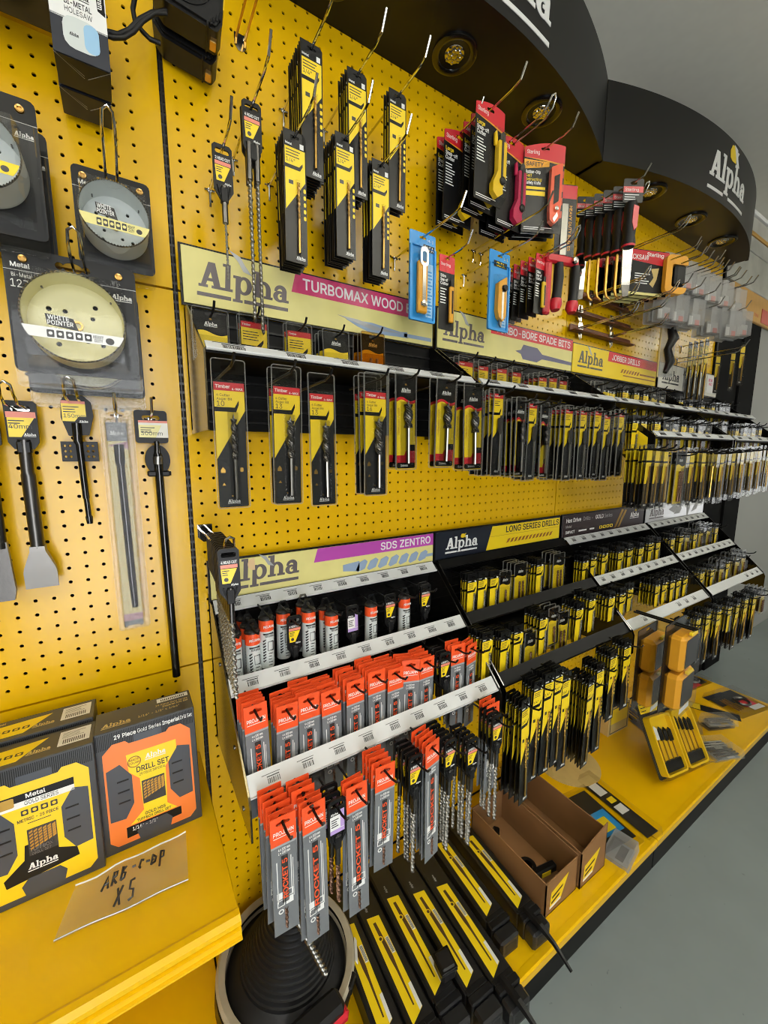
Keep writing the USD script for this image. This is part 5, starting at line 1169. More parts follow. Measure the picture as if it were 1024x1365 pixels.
# holesaw cartons
def k_carton():
    k = kind('carton'); w, h, d = .063, .105, .058
    obj('box', MB().box(-w / 2, w / 2, 0, d, -h, 0, .0006), 'black_card', k)
    obj('front_panel', MB().prism(R2(-w / 2, -h, w / 2, -.060), -D, 0), 'navy_print', k)
    obj('white_panel', MB().prism(unary_union([R2(-w / 2, -.062, w / 2, .0), rrect(-w / 2, -.02, w / 2, .030, .006)]).difference(rrect(-.011, .013, .011, .019, .002)), -D, 0), 'white_print', k)
    obj('header_flap', MB().prism(rrect(-w / 2, -.004, w / 2, .030, .006).difference(rrect(-.011, .013, .011, .019, .002)), 0, .0008), 'white_print', k)
    obj('lettering', MB().logo(.026, -.013, -.031, -D).text('BI-METAL', .0065, 0, -.0435, -D, True, fit=.030).text('HOLESAW', .0062, 0, -.0525, -D, False, fit=.030), 'dark_print', k)
    obj('side_badge', MB().prism(rrect(-.029, -.045, -.021, -.006, .002), -2 * D, 0).prism(P([(.020, -.005), (.030, -.003), (.0305, -.040), (.022, -.036)]), -2 * D, 0), 'black_card', k)
    obj('badge_lettering', MB().text('EDGE', .006, -.025, -.025, -2 * D, True, rot=90, fit=None).text('65mm', .006, .0255, -.021, -2 * D, True, rot=-90), 'white_print', k)
    obj('printed_saw', MB().prism(rrect(-.019, -.094, .021, -.056, .012), -2 * D, 0), 'white_enamel', k)
    obj('printed_cup', MB().prism(rrect(.004, -.092, .021, -.058, .008), -3 * D, 0), 'pale_blue', k)
    obj('small_logo', MB().logo(.010, -.012, -.078, -3 * D), 'dark_print', k)
    fl = MB()
    for a_, b_ in (((-w / 2, 0), (0, d * .5)), ((w / 2, 0), (.004, d * .5)), ((-w / 2 + .002, 0), (0, d * .42))):
        fl.tube([(a_[0], a_[1] + .001, -h - .0003), (b_[0], b_[1], -h - .0006)], .0004, 5)
    obj('flap_creases', fl, 'grey_print', k)
    obj('bottom_flap', MB().prismz(P([(-w / 2 + .001, .001), (w / 2 - .001, .001), (w * .05, d * .48), (-w * .02, d * .48)]), -h - .0008, -h), 'black_card', k)
k_carton()
cb = aty(110.5, 82, -.137)
for i in range(2):
    put('carton', 'carton', ('black and white holesaw carton, front of two hanging top left', 'second black holesaw carton, behind the front carton')[i], 'carton', (cb[0] - .001 * i, -.137 + .062 * i, cb[2] + .105), group='hanging holesaw cartons')
put('peg_hook_16', 'peg_hook', 'chrome hook holding the two holesaw cartons', 'peg hook', (cb[0], 0, cb[2] + .122))
# tape measures
def k_tape():
    k = kind('tape_measure')
    body = P([(-.046, -.03), (-.030, -.046), (.046, -.050), (.052, -.036), (.050, .02), (.030, .046), (-.02, .050), (-.046, .02)]).buffer(-.006).buffer(.006, 4)
    obj('body', MB().prism(body, 0, .042), 'black_plastic', k)
    obj('side_shell', MB().prism(body.buffer(-.005), -.004, 0), 'black_rubber', k)
    obj('drum_ridge', MB().prism(Point(-.002, .0).buffer(.036, 12).difference(Point(-.002, 0).buffer(.031, 12)), -.0055, -.004), 'black_plastic', k)
    obj('badge', MB().prism(P([(.012, .030), (.034, .030), (.036, -.002), (.028, -.012), (.02, .004)]).buffer(.002), -.006, -.004), 'wine_print', k)
    obj('badge_lettering', MB().text('8m/27ft', .0075, .025, .013, -.006, True, fit=.02).box(.020, .032, -.0062, -.006, .006, .008).box(.022, .033, -.0062, -.006, .001, .003), 'white_print', k)
    obj('yellow_stripe', MB().prism(R2(.0505, -.012, .0525, .02), .002, .03), 'yellow_plastic', k)
    rb = MB(); [rb.box(.030 + .004 * i, .033 + .004 * i, -.006, .044, -.051 + .004 * i, -.044 + .005 * i, .001) for i in range(5)]
    obj('grip_ribs', rb, 'black_rubber', k)
    obj('blade_hook', MB().box(.036, .046, .012, .030, -.056, -.048, .001), 'brass', k)
M('wine_print', (120, 26, 34), .4)
k_tape()
tp = aty(252, 30, -.115) + np.array([.002, 0, .058])
put('tape_measure', 'tape_measure', 'black tape measure with wine-red badge, upper of two', 'tape measure', tp, (0, 8, -6), 'tape measures at the top')
put('tape_measure', 'tape_measure', 'black tape measure partly hidden behind and below the other', 'tape measure', tp + np.array([.003, .058, -.004]), (0, 10, -8), 'tape measures at the top')
t = thing('wrist_strap', 'black looped strap trailing left from the tape measures', 'strap')
def loop(pxs, y, r=.0035): return MB().tube([aty(a_, b_, y) for a_, b_ in pxs], r, 8)
obj('loop', loop([(222, 14), (205, 18), (190, 28), (178, 42), (165, 50), (150, 50), (140, 46), (136, 38), (142, 42), (158, 46), (172, 40), (186, 26), (203, 17), (222, 18)], -.10), 'black_rubber', t, smooth=60)
obj('loop', loop([(214, 58), (200, 52), (190, 42), (180, 28), (177, 12), (180, -4), (190, -14)], -.07), 'black_rubber', t, smooth=60)
# chisels
def chisel_holder(p, w, h, px_label, long=False):
    t = p
    return t
M('ground_steel', (150, 148, 146), .45, metal=.6)
c0 = aty(25, 534, -.035)
t = thing('wide_chisel', 'wide flat steel chisel in a black hanging holder', 'chisel', c0)
obj('holder', MB().prism(P([(-.020, -.004), (-.016, 0), (.016, 0), (.020, -.004), (.019, -.064), (.012, -.075), (-.012, -.075), (-.019, -.064)]).difference(rrect(-.012, -.016, .012, -.008, .003)), 0, .005), 'black_plastic', t)
obj('label', MB().prism(P([(-.017, -.026), (.016, -.026), (-.002, -.056), (-.017, -.056)]), -D, 0), 'yellow_card', t)
obj('salmon_band', MB().prism(R2(-.018, -.026, .018, -.017), -D, 0), 'salmon_print', t)
obj('lettering', lines(MB().text('40mm', .007, -.016, -.043, -2 * D, False, 'l'), -.016, .004, -.030, 2, .004, .0016, -D), 'dark_print', t)
obj('logo', MB().logo(.015, .001, -.054, -D), 'white_print', t)
obj('clip', MB().box(-.009, .009, -.006, .010, -.082, -.062, .002), 'black_plastic', t)
obj('shank', MB().tube([(0, .002, -.060), (0, .002, -.112), (0, .002, -.116), (.001, .002, -.235)], [.0085, .0085, .0095, .0095], 14), 'dark_steel', t, smooth=40)
bl = MB(); w_ = [(.0095, .0095, -.232), (.010, .009, -.240), (.020, .006, -.268), (.0215, .005, -.276), (.0215, .0015, -.303)]
v_ = [(s * a_ + .001, .002 + sy * b_, z_) for a_, b_, z_ in w_ for s, sy in ((-1, -1), (1, -1), (1, 1), (-1, 1))]
bl.add(v_, [(4 * i + j, 4 * i + (j + 1) % 4, 4 * i + 4 + (j + 1) % 4, 4 * i + 4 + j) for i in range(4) for j in range(4)] + [(16, 17, 18, 19)])
obj('blade', bl, 'ground_steel', t)
put('loop_hook_10', 'loop_hook', 'chrome loop hook of the wide chisel', 'peg hook', (c0[0] - .004, 0, c0[2] - .010))
c1 = aty(98, 527, -.035)
t = thing('extension_bit', 'short black extension bit in an oval holder beside the wide chisel', 'extension bit', c1)
obj('holder', MB().prism(P([(-.018, -.010), (-.012, 0), (.012, 0), (.022, -.010), (.024, -.032), (.016, -.064), (-.012, -.066), (-.020, -.036)]).buffer(-.002).buffer(.002), 0, .006), 'black_plastic', t)
obj('label', MB().prism(R2(-.018, -.034, .014, -.010), -D, 0).prism(P([(-.018, -.034), (.004, -.034), (-.002, -.042), (-.018, -.042)]), -D, 0), 'yellow_card', t)
obj('red_band', MB().prism(R2(-.018, -.0135, .014, -.009), -2 * D, 0), 'salmon_print', t)
obj('lettering', lines(MB().text('150mm', .006, -.016, -.036, -2 * D, False, 'l'), -.016, .006, -.018, 3, .004, .0014, -D), 'dark_print', t)
obj('logo', MB().logo(.012, .004, -.043, 0), 'white_print', t)
gp_ = R2(-.024, -.108, .026, -.075).difference(unary_union([Point(x_, z_).buffer(.0022, 4) for x_ in (-.019, -.012, .012, .019) for z_ in (-.082, -.091, -.100)]))
obj('peg_grip', MB().prism(gp_, .0, .012), 'black_plastic', t)
obj('bit', MB().tube([(0, -.002, -.045), (0, -.002, -.075), (.001, -.003, -.08), (.003, -.003, -.17), (.003, -.003, -.171), (.004, -.003, -.20), (.004, -.003, -.202), (.0045, -.003, -.214)], [.0068, .0068, .005, .005, .0042, .0042, .0055, .0045], 12), 'black_gloss', t, smooth=40)
put('loop_hook_10', 'loop_hook', 'chrome loop hook of the short extension bit', 'peg hook', (c1[0], 0, c1[2] - .010))
c2 = aty(153.5, 541, -.035)
t = thing('long_bit_clamshell', 'long clear clamshell with a black drill on yellow card', 'drill pack', c2)
w, h = .050, .405
obj('card', MB().prism(R2(-.017, -h + .012, .014, -.028), .001, .002), 'yellow_card', t)
obj('card_head', MB().prism(R2(-.017, -.060, .014, -.028), .0005, .001), 'black_card', t)
obj('red_panel', MB().prism(P([(-.017, -.068), (.014, -.060), (.014, -.074), (-.004, -.070)]), .0003, .001).prism(R2(-.017, -h + .030, .014, -h + .016), .0003, .001), 'crimson_plastic', t)
obj('black_foot', MB().prism(R2(-.017, -h + .017, .014, -h + .008), .0002, .001), 'black_card', t)
obj('logo', MB().logo(.020, -.012, -.048, .0004), 'white_print', t)
obj('bit', MB().tube([(0, -.008, -.066), (0, -.008, -.098), (0, -.008, -.101), (.002, -.008, -.30), (.003, -.008, -.36)], [.0075, .0075, .006, .006, .005], 12), 'black_gloss', t, smooth=40)
sh = MB(); sheet(sh, w, 0, -h, 0, .006, slot(.024, .007, -.014)); dome(sh, .036, -.022, -h + .006, .018, .004, -.001); dome(sh, .048, -.004, -h + .002, .004, .002)
obj('clamshell', sh, 'clear_plastic', t)
put('peg_hook_10', 'peg_hook', 'small chrome hook of the long clear clamshell', 'peg hook', (c2[0], 0, c2[2] - .014))
c3 = aty(200, 547, -.035)
t = thing('long_extension_rod', 'long black extension rod hanging down behind the orange box', 'extension rod', c3)
obj('holder', MB().prism(rrect(-.026, -.058, .026, 0, .005).difference(rrect(-.014, -.017, .014, -.009, .004)), 0, .004), 'black_plastic', t)
obj('label', MB().prism(R2(-.020, -.048, .026, -.018), -D, 0), 'cream', t)
obj('salmon_band', MB().prism(R2(-.020, -.022, .026, -.018), -2 * D, 0), 'salmon_print', t)
obj('label_flag', MB().prism(P([(-.020, -.048), (.006, -.048), (.016, -.026), (-.020, -.026)]), -2 * D, 0), 'pale_yellow', t)
obj('lettering', lines(MB().text('300mm', .007, -.017, -.044, -3 * D, False, 'l'), -.017, .006, -.030, 3, .004, .0014, -2 * D), 'dark_print', t)
obj('grip', MB().prism(ell(.006, -.088, .020, .027), -.006, .010), 'black_rubber', t)
obj('clamp', MB().box(-.012, .024, -.012, .010, -.118, -.108, .002).lathe([(0, -.003), (.004, -.002), (.004, 0)], 8, (.026, -.004, -.113), 'x'), 'black_plastic', t)
obj('collar', MB().lathe([(.0078, -.096), (.0082, -.084), (.0078, -.082)], 14, (.006, -.008, 0)), 'steel', t, smooth=40)
obj('rod', MB().tube([(.006, -.008, -.055), (.006, -.008, -.076), (.006, -.008, -.078), (.007, -.008, -.30), (.009, -.008, -.51)], [.004, .0055, .0072, .0072, .0072], 12), 'black_gloss', t, smooth=40)
put('peg_hook_10', 'peg_hook', 'small chrome hook of the long extension rod', 'peg hook', (c3[0], 0, c3[2] - .013))
c4 = aty(-26, 540, -.04)
t = thing('fluted_chisel', 'dark chisel tip showing at the left edge', 'chisel', c4)
obj('holder', MB().prism(rrect(-.018, -.06, .018, 0, .004), 0, .004), 'black_plastic', t)
obj('shank', MB().tube([(0, 0, -.05), (0, 0, -.22)], .009, 12), 'dark_steel', t, smooth=40)
obj('blade', MB().prism(P([(-.009, -.21), (.009, -.21), (.013, -.29), (.010, -.305), (-.010, -.305), (-.013, -.29)]), -.005, .005), 'dark_steel', t)
# small scuffs of tape residue have no depth and stay in the paint

# ------------------------------------------------------------------ drill set boxes and bag on the left shelf
def k_setbox(name, shell_look, title):
    k = kind(name); w, h, d = .143, .206, .070
    obj('box', MB().box(-w / 2, w / 2, 0, d, 0, h, .0012), 'charcoal_box', k)
    obj('ribbed_band', lines_band(w, h), 'black_card', k)
    sx, sz, a_, b_ = .0, h * .47, w * .44, h * .42
    case = P([(-a_, sz - b_ + .01), (-a_ + .01, sz - b_), (a_ - .01, sz - b_), (a_, sz - b_ + .01), (a_, sz + b_ - .014), (a_ - .014, sz + b_), (a_ * .5, sz + b_), (a_ * .42, sz + b_ - .006), (-a_ * .42, sz + b_ - .006), (-a_ * .5, sz + b_), (-a_ + .014, sz + b_), (-a_, sz + b_ - .014)]).buffer(-.002).buffer(.002)
    obj('printed_case', MB().prism(case, -D, 0), shell_look, k)
    for s in (-1, 1):
        g = P([(s * a_ * .955, sz + .044), (s * a_ * .66, sz + .050), (s * a_ * .42, sz + .026), (s * a_ * .42, sz - .022), (s * a_ * .62, sz - .044), (s * a_ * .955, sz - .042)])
        pr = obj('printed_grip', MB().prism(g, -2 * D, 0), 'slate_grip', k)
        rib = MB(); [rib.prism(R2(s * a_ * .62 - .008, sz + .020 - .018 * q_, s * a_ * .62 + .008, sz + .0225 - .018 * q_), -3 * D, -2 * D) for q_ in range(3)]
        obj('grip_ribs', rib, 'black_card', pr)
    if title == 'imperial':
        obj('printed_panel', MB().prism(P([(-.032, sz + .062), (.040, sz + .062), (.040, sz + .046), (.022, sz + .022), (.020, sz - .044), (.034, sz - .058), (-.034, sz - .058), (-.014, sz - .040), (-.016, sz + .016), (-.030, sz + .032)]), -2 * D, 0), 'yellow_card', k)
        obj('title', MB().text('DRILL SET', .0088, .004, sz + .0275, -2 * D, True, fit=.047).text('29 PIECE IMPERIAL', .0042, .003, sz + .0205, -2 * D, fit=.038).text('GOLD HSS', .0050, .002, sz - .050, -2 * D, True, fit=.030).text('TUFFBOX DRILL SET', .0042, .0, sz - .0565, -2 * D, True, fit=.05), 'dark_print', k)
        obj('logo', MB().logo(.030, -.006, sz + .046, -2 * D), 'white_print', k)
        obj('stamp', MB().prism(Point(-.0215, sz + .047).buffer(.0095, 12).difference(Point(-.0215, sz + .047).buffer(.0082, 12)), -3 * D, 0).text('MADE', .0035, -.0215, sz + .049, -3 * D, True).text('TOUGH', .0035, -.0215, sz + .0435, -3 * D, True), 'brick_print', k)
        obj('black_panel', MB().prism(P([(-.040, sz - .060), (.040, sz - .060), (.040, sz - .074), (-.040, sz - .078)]), -3 * D, 0), 'black_card', k)
        obj('size_lettering', MB().text('1/16" - 1/2"', .0058, -.014, sz - .0685, -3 * D, True, fit=.036).text('29 Piece', .0065, -w / 2 + .026, h - .0155, -D, True, 'l', fit=.030).text('Gold Series', .0065, -w / 2 + .058, h - .0155, -D, False, 'l', fit=.034).text('Imperial', .0065, -w / 2 + .094, h - .0155, -D, True, 'l', fit=.026).text('Drill Set', .0065, w / 2 - .004, h - .0155, -D, False, 'r', fit=.018), 'white_print', k)
    else:
        obj('printed_bar', MB().prism(R2(-.044, sz + .055, .044, sz + .066), -2 * D, 0), 'black_card', k)
        obj('white_bar', MB().prism(R2(-.044, sz + .046, .044, sz + .055), -2 * D, 0), 'white_print', k)
        obj('title', MB().text('GOLD SERIES', .0058, .006, sz + .048, -2 * D, fit=.038).text('METRIC - 25 PIECE', .0042, 0, sz + .024, -D, True, fit=.046).box(-.012, .014, -2 * D, 0, sz + .019, sz + .020), 'dark_print', k)
        mb = MB(); [mb.prism(rrect(-.018 + q_ * .011, sz + .033, -.010 + q_ * .011, sz + .041, .001).difference(Point(-.014 + q_ * .011, sz + .037).buffer(.0024, 5)), -2 * D, 0) for q_ in range(4)]
        obj('pictograms', mb, 'dark_print', k)
        obj('black_panel', MB().prism(P([(-.018, sz - .012), (.018, sz - .012), (.019, sz - .034), (.040, sz - .044), (.042, sz - .058), (-.042, sz - .066), (-.044, sz - .054), (-.020, sz - .034)]), -2 * D, 0), 'black_card', k)
        obj('size_lettering', MB().text('Metal', .0062, 0, sz + .058, -2 * D, True).text('TUFFBOX', .0052, 0, sz - .024, -2 * D, True, fit=.026).text('DRILL SET', .004, 0, sz - .030, -2 * D, fit=.022).logo(.034, -.017, sz - .050, -2 * D), 'white_print', k)
        obj('gold_badge', MB().prism(rrect(-.040, sz + .050, -.024, sz + .064, .002), -3 * D, 0), 'gold_steel', k)
    dr = MB()
    for q_ in range(6):
        x_ = -.012 + q_ * .0052; L_ = .030 - .002 * q_
        for j_ in range(6): dr.prism(P([(x_, sz + .006 - j_ * L_ / 6), (x_ + .004, sz + .008 - j_ * L_ / 6), (x_ + .004, sz + .005 - j_ * L_ / 6), (x_, sz + .003 - j_ * L_ / 6)]), -4 * D, 0)
    obj('printed_drill_panel', MB().prism(R2(-.014, sz - .030, .019, sz + .010), -3 * D, 0), 'dark_print', k)
    obj('printed_drills', dr, 'gold_steel', k)
    lt = obj('latch_print', MB().prism(P([(-.022, sz - b_ - .002), (.022, sz - b_ - .002), (.026, sz - b_ + .014), (.018, sz - b_ + .024), (-.018, sz - b_ + .024), (-.026, sz - b_ + .014)]), -4 * D, 0), 'slate_grip', k)
    obj('latch_print', MB().prism(rrect(-.020, sz + b_ - .006, .020, sz + b_ + .006, .002), -2 * D, 0), 'slate_grip', k)
    # the printed lid (top face)
    def top(mb): mb.v = [np.stack([v[:, 0], v[:, 2] , h + (-v[:, 1])], 1) for v in mb.v]; return mb
    if title == 'imperial':
        obj('lid_print', top(MB().logo(.040, -w / 2 + .010, .016, 0).text('1/16" - 1/2" x 1/64"', .006, .020, .018, 0, fit=.062).text('29 Piece Gold Series', .005, w / 2 - .006, .038, 0, align='r', fit=.05).text('Imperial Drill Set', .005, w / 2 - .006, .030, 0, True, align='r', fit=.04)), 'kraft', k)
        obj('lid_label', top(MB().box(.018, w / 2 - .004, -D, 0, .050, .064)), 'white_print', k)
        bc = MB(); [bc.box(.024 + i_ * .003, .0255 + i_ * .003, -2 * D, 0, .052, .059) for i_ in range(13)]; obj('lid_barcode', top(bc), 'dark_print', k)
    else:
        obj('lid_flag', top(MB().prism(P([(-w / 2 + .002, .012), (-.020, .012), (.012, .056), (-w / 2 + .012, .050)]), -D, 0)), 'yellow_card', k)
        obj('lid_print', top(MB().logo(.028, -.010, .022, 0).text('Metal', .005, -w / 2 + .014, .058, 0, True)), 'kraft', k)
        mb = MB(); [mb.prism(rrect(-w / 2 + .012 + q_ * .012, .026, -w / 2 + .021 + q_ * .012, .034, .001).difference(Point(-w / 2 + .0165 + q_ * .012, .03).buffer(.0025, 5)), -2 * D, 0) for q_ in range(4)]
        obj('lid_pictograms', top(mb), 'dark_print', k)
        obj('lid_label', top(MB().box(.026, w / 2 - .006, -D, 0, .018, .060)), 'white_print', k)
        bc = MB(); [bc.box(.032 + i_ * .0026, .0332 + i_ * .0026, -2 * D, 0, .022, .034) for i_ in range(11)]; lines(bc, .030, .060, .054, 4, .0045, .0016, 0); obj('lid_barcode', top(bc), 'dark_print', k)
M('charcoal_box', (48, 49, 52), .35, bump=.05, bscale=200); M('slate_grip', (56, 60, 68), .3); M('orange_print', (232, 122, 52), .32); M('yellow_print', (238, 200, 28), .3)
def lines_band(w, h):
    mb = MB(); [mb.box(-w / 2 + .002 + i * (w - .004) / 60, -w / 2 + .0032 + i * (w - .004) / 60, -.0001, .0002, h - .028, h - .003) for i in range(60)]
    return mb
k_setbox('orange_set', 'orange_print', 'imperial'); k_setbox('yellow_set', 'yellow_print', 'metric')
SZ = ZF + SHELF
put('orange_set', 'drill_set_box', 'drill set box printed with an orange case', 'drill set box', (.172, -.178, SZ), (-4, 0, 0), 'drill set boxes on the left shelf')
put('yellow_set', 'drill_set_box', 'front drill set box printed with a yellow case', 'drill set box', (.030, -.193, SZ), (-4, 0, 0), 'drill set boxes on the left shelf')
put('yellow_set', 'drill_set_box', 'drill set box standing behind the yellow-printed front one', 'drill set box', (.026, -.119, SZ), (-4, 0, 0), 'drill set boxes on the left shelf')
# zip bag with a handwritten note
bx = np.linspace(0, 1, 13); bz = np.linspace(0, 1, 9); gv = []
c_ = [np.array([.048, -.283, SZ + .004]), np.array([.208, -.292, SZ + .004]), np.array([.214, -.212, SZ + .016]), np.array([.068, -.222, SZ + .016])]
def bag_pt(u, v, side):
    p = (c_[0] * (1 - u) + c_[1] * u) * (1 - v) + (c_[3] * (1 - u) + c_[2] * u) * v
    wob = .004 * math.sin(9 * u + 4 * v) * math.sin(math.pi * u) + .003 * math.sin(17 * u * v + 2)
    return p + np.array([0, -.2, 1.0]) * (side * .006 * math.sin(math.pi * u) * math.sin(math.pi * v) + wob * .6 + .002)
bag = MB()
for side in (1, -1):
    bag.add([bag_pt(u, v, side) for v in bz for u in bx], [(j * 13 + i, j * 13 + i + 1, (j + 1) * 13 + i + 1, (j + 1) * 13 + i) for j in range(8) for i in range(12)])
t = thing('zip_bag', 'clear zip bag with handwritten note lying before the drill boxes', 'plastic bag')
obj('bag', bag, 'bag_plastic', t, smooth=60)
obj('zip_strip', MB().tube([bag_pt(u, .985, .2) + np.array([0, 0, .0008]) for u in bx], .0012, 6), 'white_print', t)
obj('bottom_seam', MB().tube([bag_pt(u, .03, .2) + np.array([0, 0, .0008]) for u in bx], .0009, 6), 'silver_print', t)
pen = MB()
def stroke(pts): pen.tube([bag_pt(u, v, 1) + np.array([0, -.0004, .0010]) for u, v in pts], .0016, 5)
LET = {'A': [[(0, 0), (.5, 1), (.8, 0)], [(.15, .4), (.75, .45)]], 'R': [[(.1, 0), (.15, 1), (.6, .9), (.6, .6), (.15, .5), (.7, 0)]], 'B': [[(.1, 0), (.15, 1), (.6, .85), (.2, .55), (.65, .35), (.55, .05), (.1, 0)]], '-': [[(.1, .5), (.6, .5)]], 'C': [[(.6, .8), (.2, .9), (.1, .2), (.3, .05)]], 'D': [[(.1, 0), (.15, 1), (.65, .7), (.6, .2), (.1, 0)], [(0, .5), (.4, .5)]], 'P': [[(.1, -.4), (.15, 1), (.6, .9), (.55, .5), (.15, .45)]], 'X': [[(0, 0), (.7, 1)], [(.1, 1), (.6, 0)]], '5': [[(.7, 1), (.2, 1), (.15, .6), (.6, .5), (.6, .1), (.1, 0)]]}
for ch, u0 in zip('ARB-C-DP', (.26, .335, .41, .50, .565, .62, .67, .745)):
    for s_ in LET[ch]: stroke([(u0 + .065 * a_, .58 + .24 * b_) for a_, b_ in s_])
for ch, u0 in (('X', .40), ('5', .50)):
    for s_ in LET[ch]: stroke([(u0 + .07 * a_, .16 + .30 * b_) for a_, b_ in s_])
obj('handwriting', pen, 'dark_print', t)

# ------------------------------------------------------------------ goods on the base deck
DZ = ZF + DECK
# ribbed rubber cone on a round band, leaning back
cc = atz(385, 1275, ZF - 1.01)
t = thing('rubber_cone', 'big black ribbed rubber cone with beige band and red-edged handle', 'rubber cone', (cc[0] - .004, cc[1], DZ + .066), (2, 5, 0))
prof = [(.128, -.05), (.128, .0), (.124, .012), (.112, .020), (.104, .030)]
for i in range(15): r0 = .100 - i * .0050; prof += [(r0, .034 + i * .0098), (r0 - .001, .0415 + i * .0098), (r0 - .0042, .0425 + i * .0098)]
prof += [(.022, .186), (.018, .196), (0, .198)]
obj('cone', MB().lathe([(r_, z_) for r_, z_ in prof], 48), 'black_rubber', t, smooth=30)
obj('rim', MB().lathe([(.128, -.03), (.142, -.028), (.146, -.02), (.146, .012), (.142, .016), (.129, .016)], 48), 'black_plastic', t, smooth=40)
bd = MB(); bd.lathe([(.126, .002), (.144, .014), (.146, .024), (.141, .030), (.128, .026)], 56)
obj('beige_band', bd, 'band_grey', t, smooth=40)
obj('size_label', MB().box(-.022, .022, -.0022, 0, -.006, .006, .0004).at((.1475 * math.cos(-.42), .1475 * math.sin(-.42), .022), math.pi / 2 - .42, -.5), 'white_print', t)
obj('band_clasp', MB().box(-.016, .016, -.008, .006, -.010, .010, .003).at((.100, -.102, .018), math.radians(44)), 'black_plastic', t)
hd = obj('handle_pad', MB().box(-.052, .052, -.020, .022, -.008, .022, .008).at((.010, -.138, .040), .12), 'black_rubber', t)
obj('red_edge', MB().box(-.060, .058, -.026, .018, -.014, .006, .006).at((.010, -.138, .040), .12), 'red_plastic', hd)
cone_drill = thing('loose_drill', 'silver twist drill leaning on the black rubber cone', 'twist drill')
p0_, p1_ = aty(389, 1212, -.30), aty(434, 1297, -.33)
dv = p1_ - p0_; L_ = np.linalg.norm(dv); mb = helix(MB(), 0, -L_, .006, .020)
zax = -dv / L_; xax = np.cross([0, 1, 0], zax); xax /= np.linalg.norm(xax); yax = np.cross(zax, xax); Rm = np.stack([xax, yax, zax], 1)
mb.v = [v @ Rm.T + p0_ for v in mb.v]; obj('flute', mb, 'steel', cone_drill, smooth=50)
t = thing('power_tool', 'black plastic power tool end lying at the bottom edge by the cone', 'power tool', (.475, -.345, DZ))
obj('body', MB().box(-.03, .03, -.02, .03, 0, .03, .006), 'black_plastic', t)
# black chisel cases
def k_case(name, tab):
    k = kind(name); w, h, L = .058, .054, .375
    obj('body', MB().box(-w / 2, w / 2, -L + .05, 0, 0, h, .004), 'case_black', k)
    obj('lid_step', MB().box(-w / 2 + .002, w / 2 - .002, -L + .046, -L + .06, .002, h + .001, .002).box(-w / 2 - .001, w / 2 + .001, -L + .030, -L + .048, .001, h + .002, .003), 'black_plastic', k)
    obj('end_cap', MB().box(-w / 2, w / 2, -L, -L + .032, .004, h - .004, .005), 'case_black', k)
    obj('cap_recess', MB().box(-w / 2 + .010, w / 2 - .010, -L - .0006, -L + .004, .014, h - .014, .002), 'hole_black', k)
    lab = P([(-.020, -.315), (.012, -.300), (.014, -.112), (-.016, -.106)])
    lb = obj('label', MB().prismz(lab, h, h + .0004), 'yellow_card', k)
    obj('printed_chisel', MB().prismz(P([(-.007, -.122), (.0, -.122), (.003, -.20), (.001, -.225), (-.001, -.29), (-.004, -.29), (-.004, -.225), (-.006, -.20)]), h + .0004, h + .0006).prismz(Point(-.006, -.158).buffer(.0052, 8), h + .0004, h + .00065), 'brick_dark', lb)
    obj('ring_print', MB().prismz(Point(-.006, -.158).buffer(.0055, 8).difference(Point(-.006, -.158).buffer(.0036, 8)), h + .0006, h + .0009), 'yellow_card', lb)
    bc = MB(); bc.prismz(R2(.004, -.195, .012, -.160), h + .0004, h + .0006); obj('barcode_patch', bc, 'white_print', lb)
    bc = MB(); [bc.prismz(R2(.0046, -.192 + i * .0026, .0114, -.1908 + i * .0026), h + .0006, h + .0008) for i in range(12)]; obj('barcode', bc, 'dark_print', lb)
    obj('white_patch', MB().prismz(P([(.004, -.303), (.012, -.299), (.013, -.255), (.006, -.256)]), h + .0004, h + .0006), 'white_print', lb)
    mb = MB(); mb.logo(.018, -.009, 0, 0, under=False); mb.v = [np.stack([-v[:, 2] + .004 - .010, v[:, 0] - .085, h + .0002 - v[:, 1]], 1) for v in mb.v]
    obj('logo', mb, 'grey_print', k)
    if tab:
        obj('hang_tongue', MB().tube([(-.006, -L + .05, h + .002), (-.004, -L + .005, h + .004), (.0, -L - .03, h - .004), (.004, -L - .075, h - .026)], [.009, .0085, .006, .004], 6), 'black_plastic', k)
M('case_black', (17, 17, 18), .4, bump=.1, bscale=500); M('hole_black', (6, 6, 6), .6); M('brick_dark', (66, 44, 22), .45)
k_case('chisel_case', False); k_case('chisel_case_tongue', True)
CASES = [(.561, -.045, -3.5, False), (.605, -.062, -2.5, True), (.672, -.050, -3.0, False), (.734, -.076, -2.5, False), (.796, -.095, -2.8, True), (.872, -.004, -3.0, False), (.951, -.033, -3.2, True)]
CASES = [(x_ if i else .548, y_, a_, tb) for i, (x_, y_, a_, tb) in enumerate(CASES)]
for i, (x_, y_, a_, tb) in enumerate(CASES):
    put('chisel_case_tongue' if tb else 'chisel_case', 'chisel_case', 'long black chisel case with yellow label, %s from the cone' % ORD[i], 'chisel case', (x_, y_, DZ), (0, 0, a_), 'black chisel cases on the base deck')
t = thing('case_cap', 'loose black ridged cap resting on the third chisel case', 'case cap', (.678, -.345, DZ + .0565), (0, 0, -8))
obj('cap', MB().box(-.018, .018, -.02, .02, 0, .034, .005), 'case_black', t)
obj('ridges', MB().box(-.0195, .0195, -.0215, .0215, .022, .025, .001).box(-.0195, .0195, -.0215, .0215, .028, .031, .001), 'black_plastic', t)
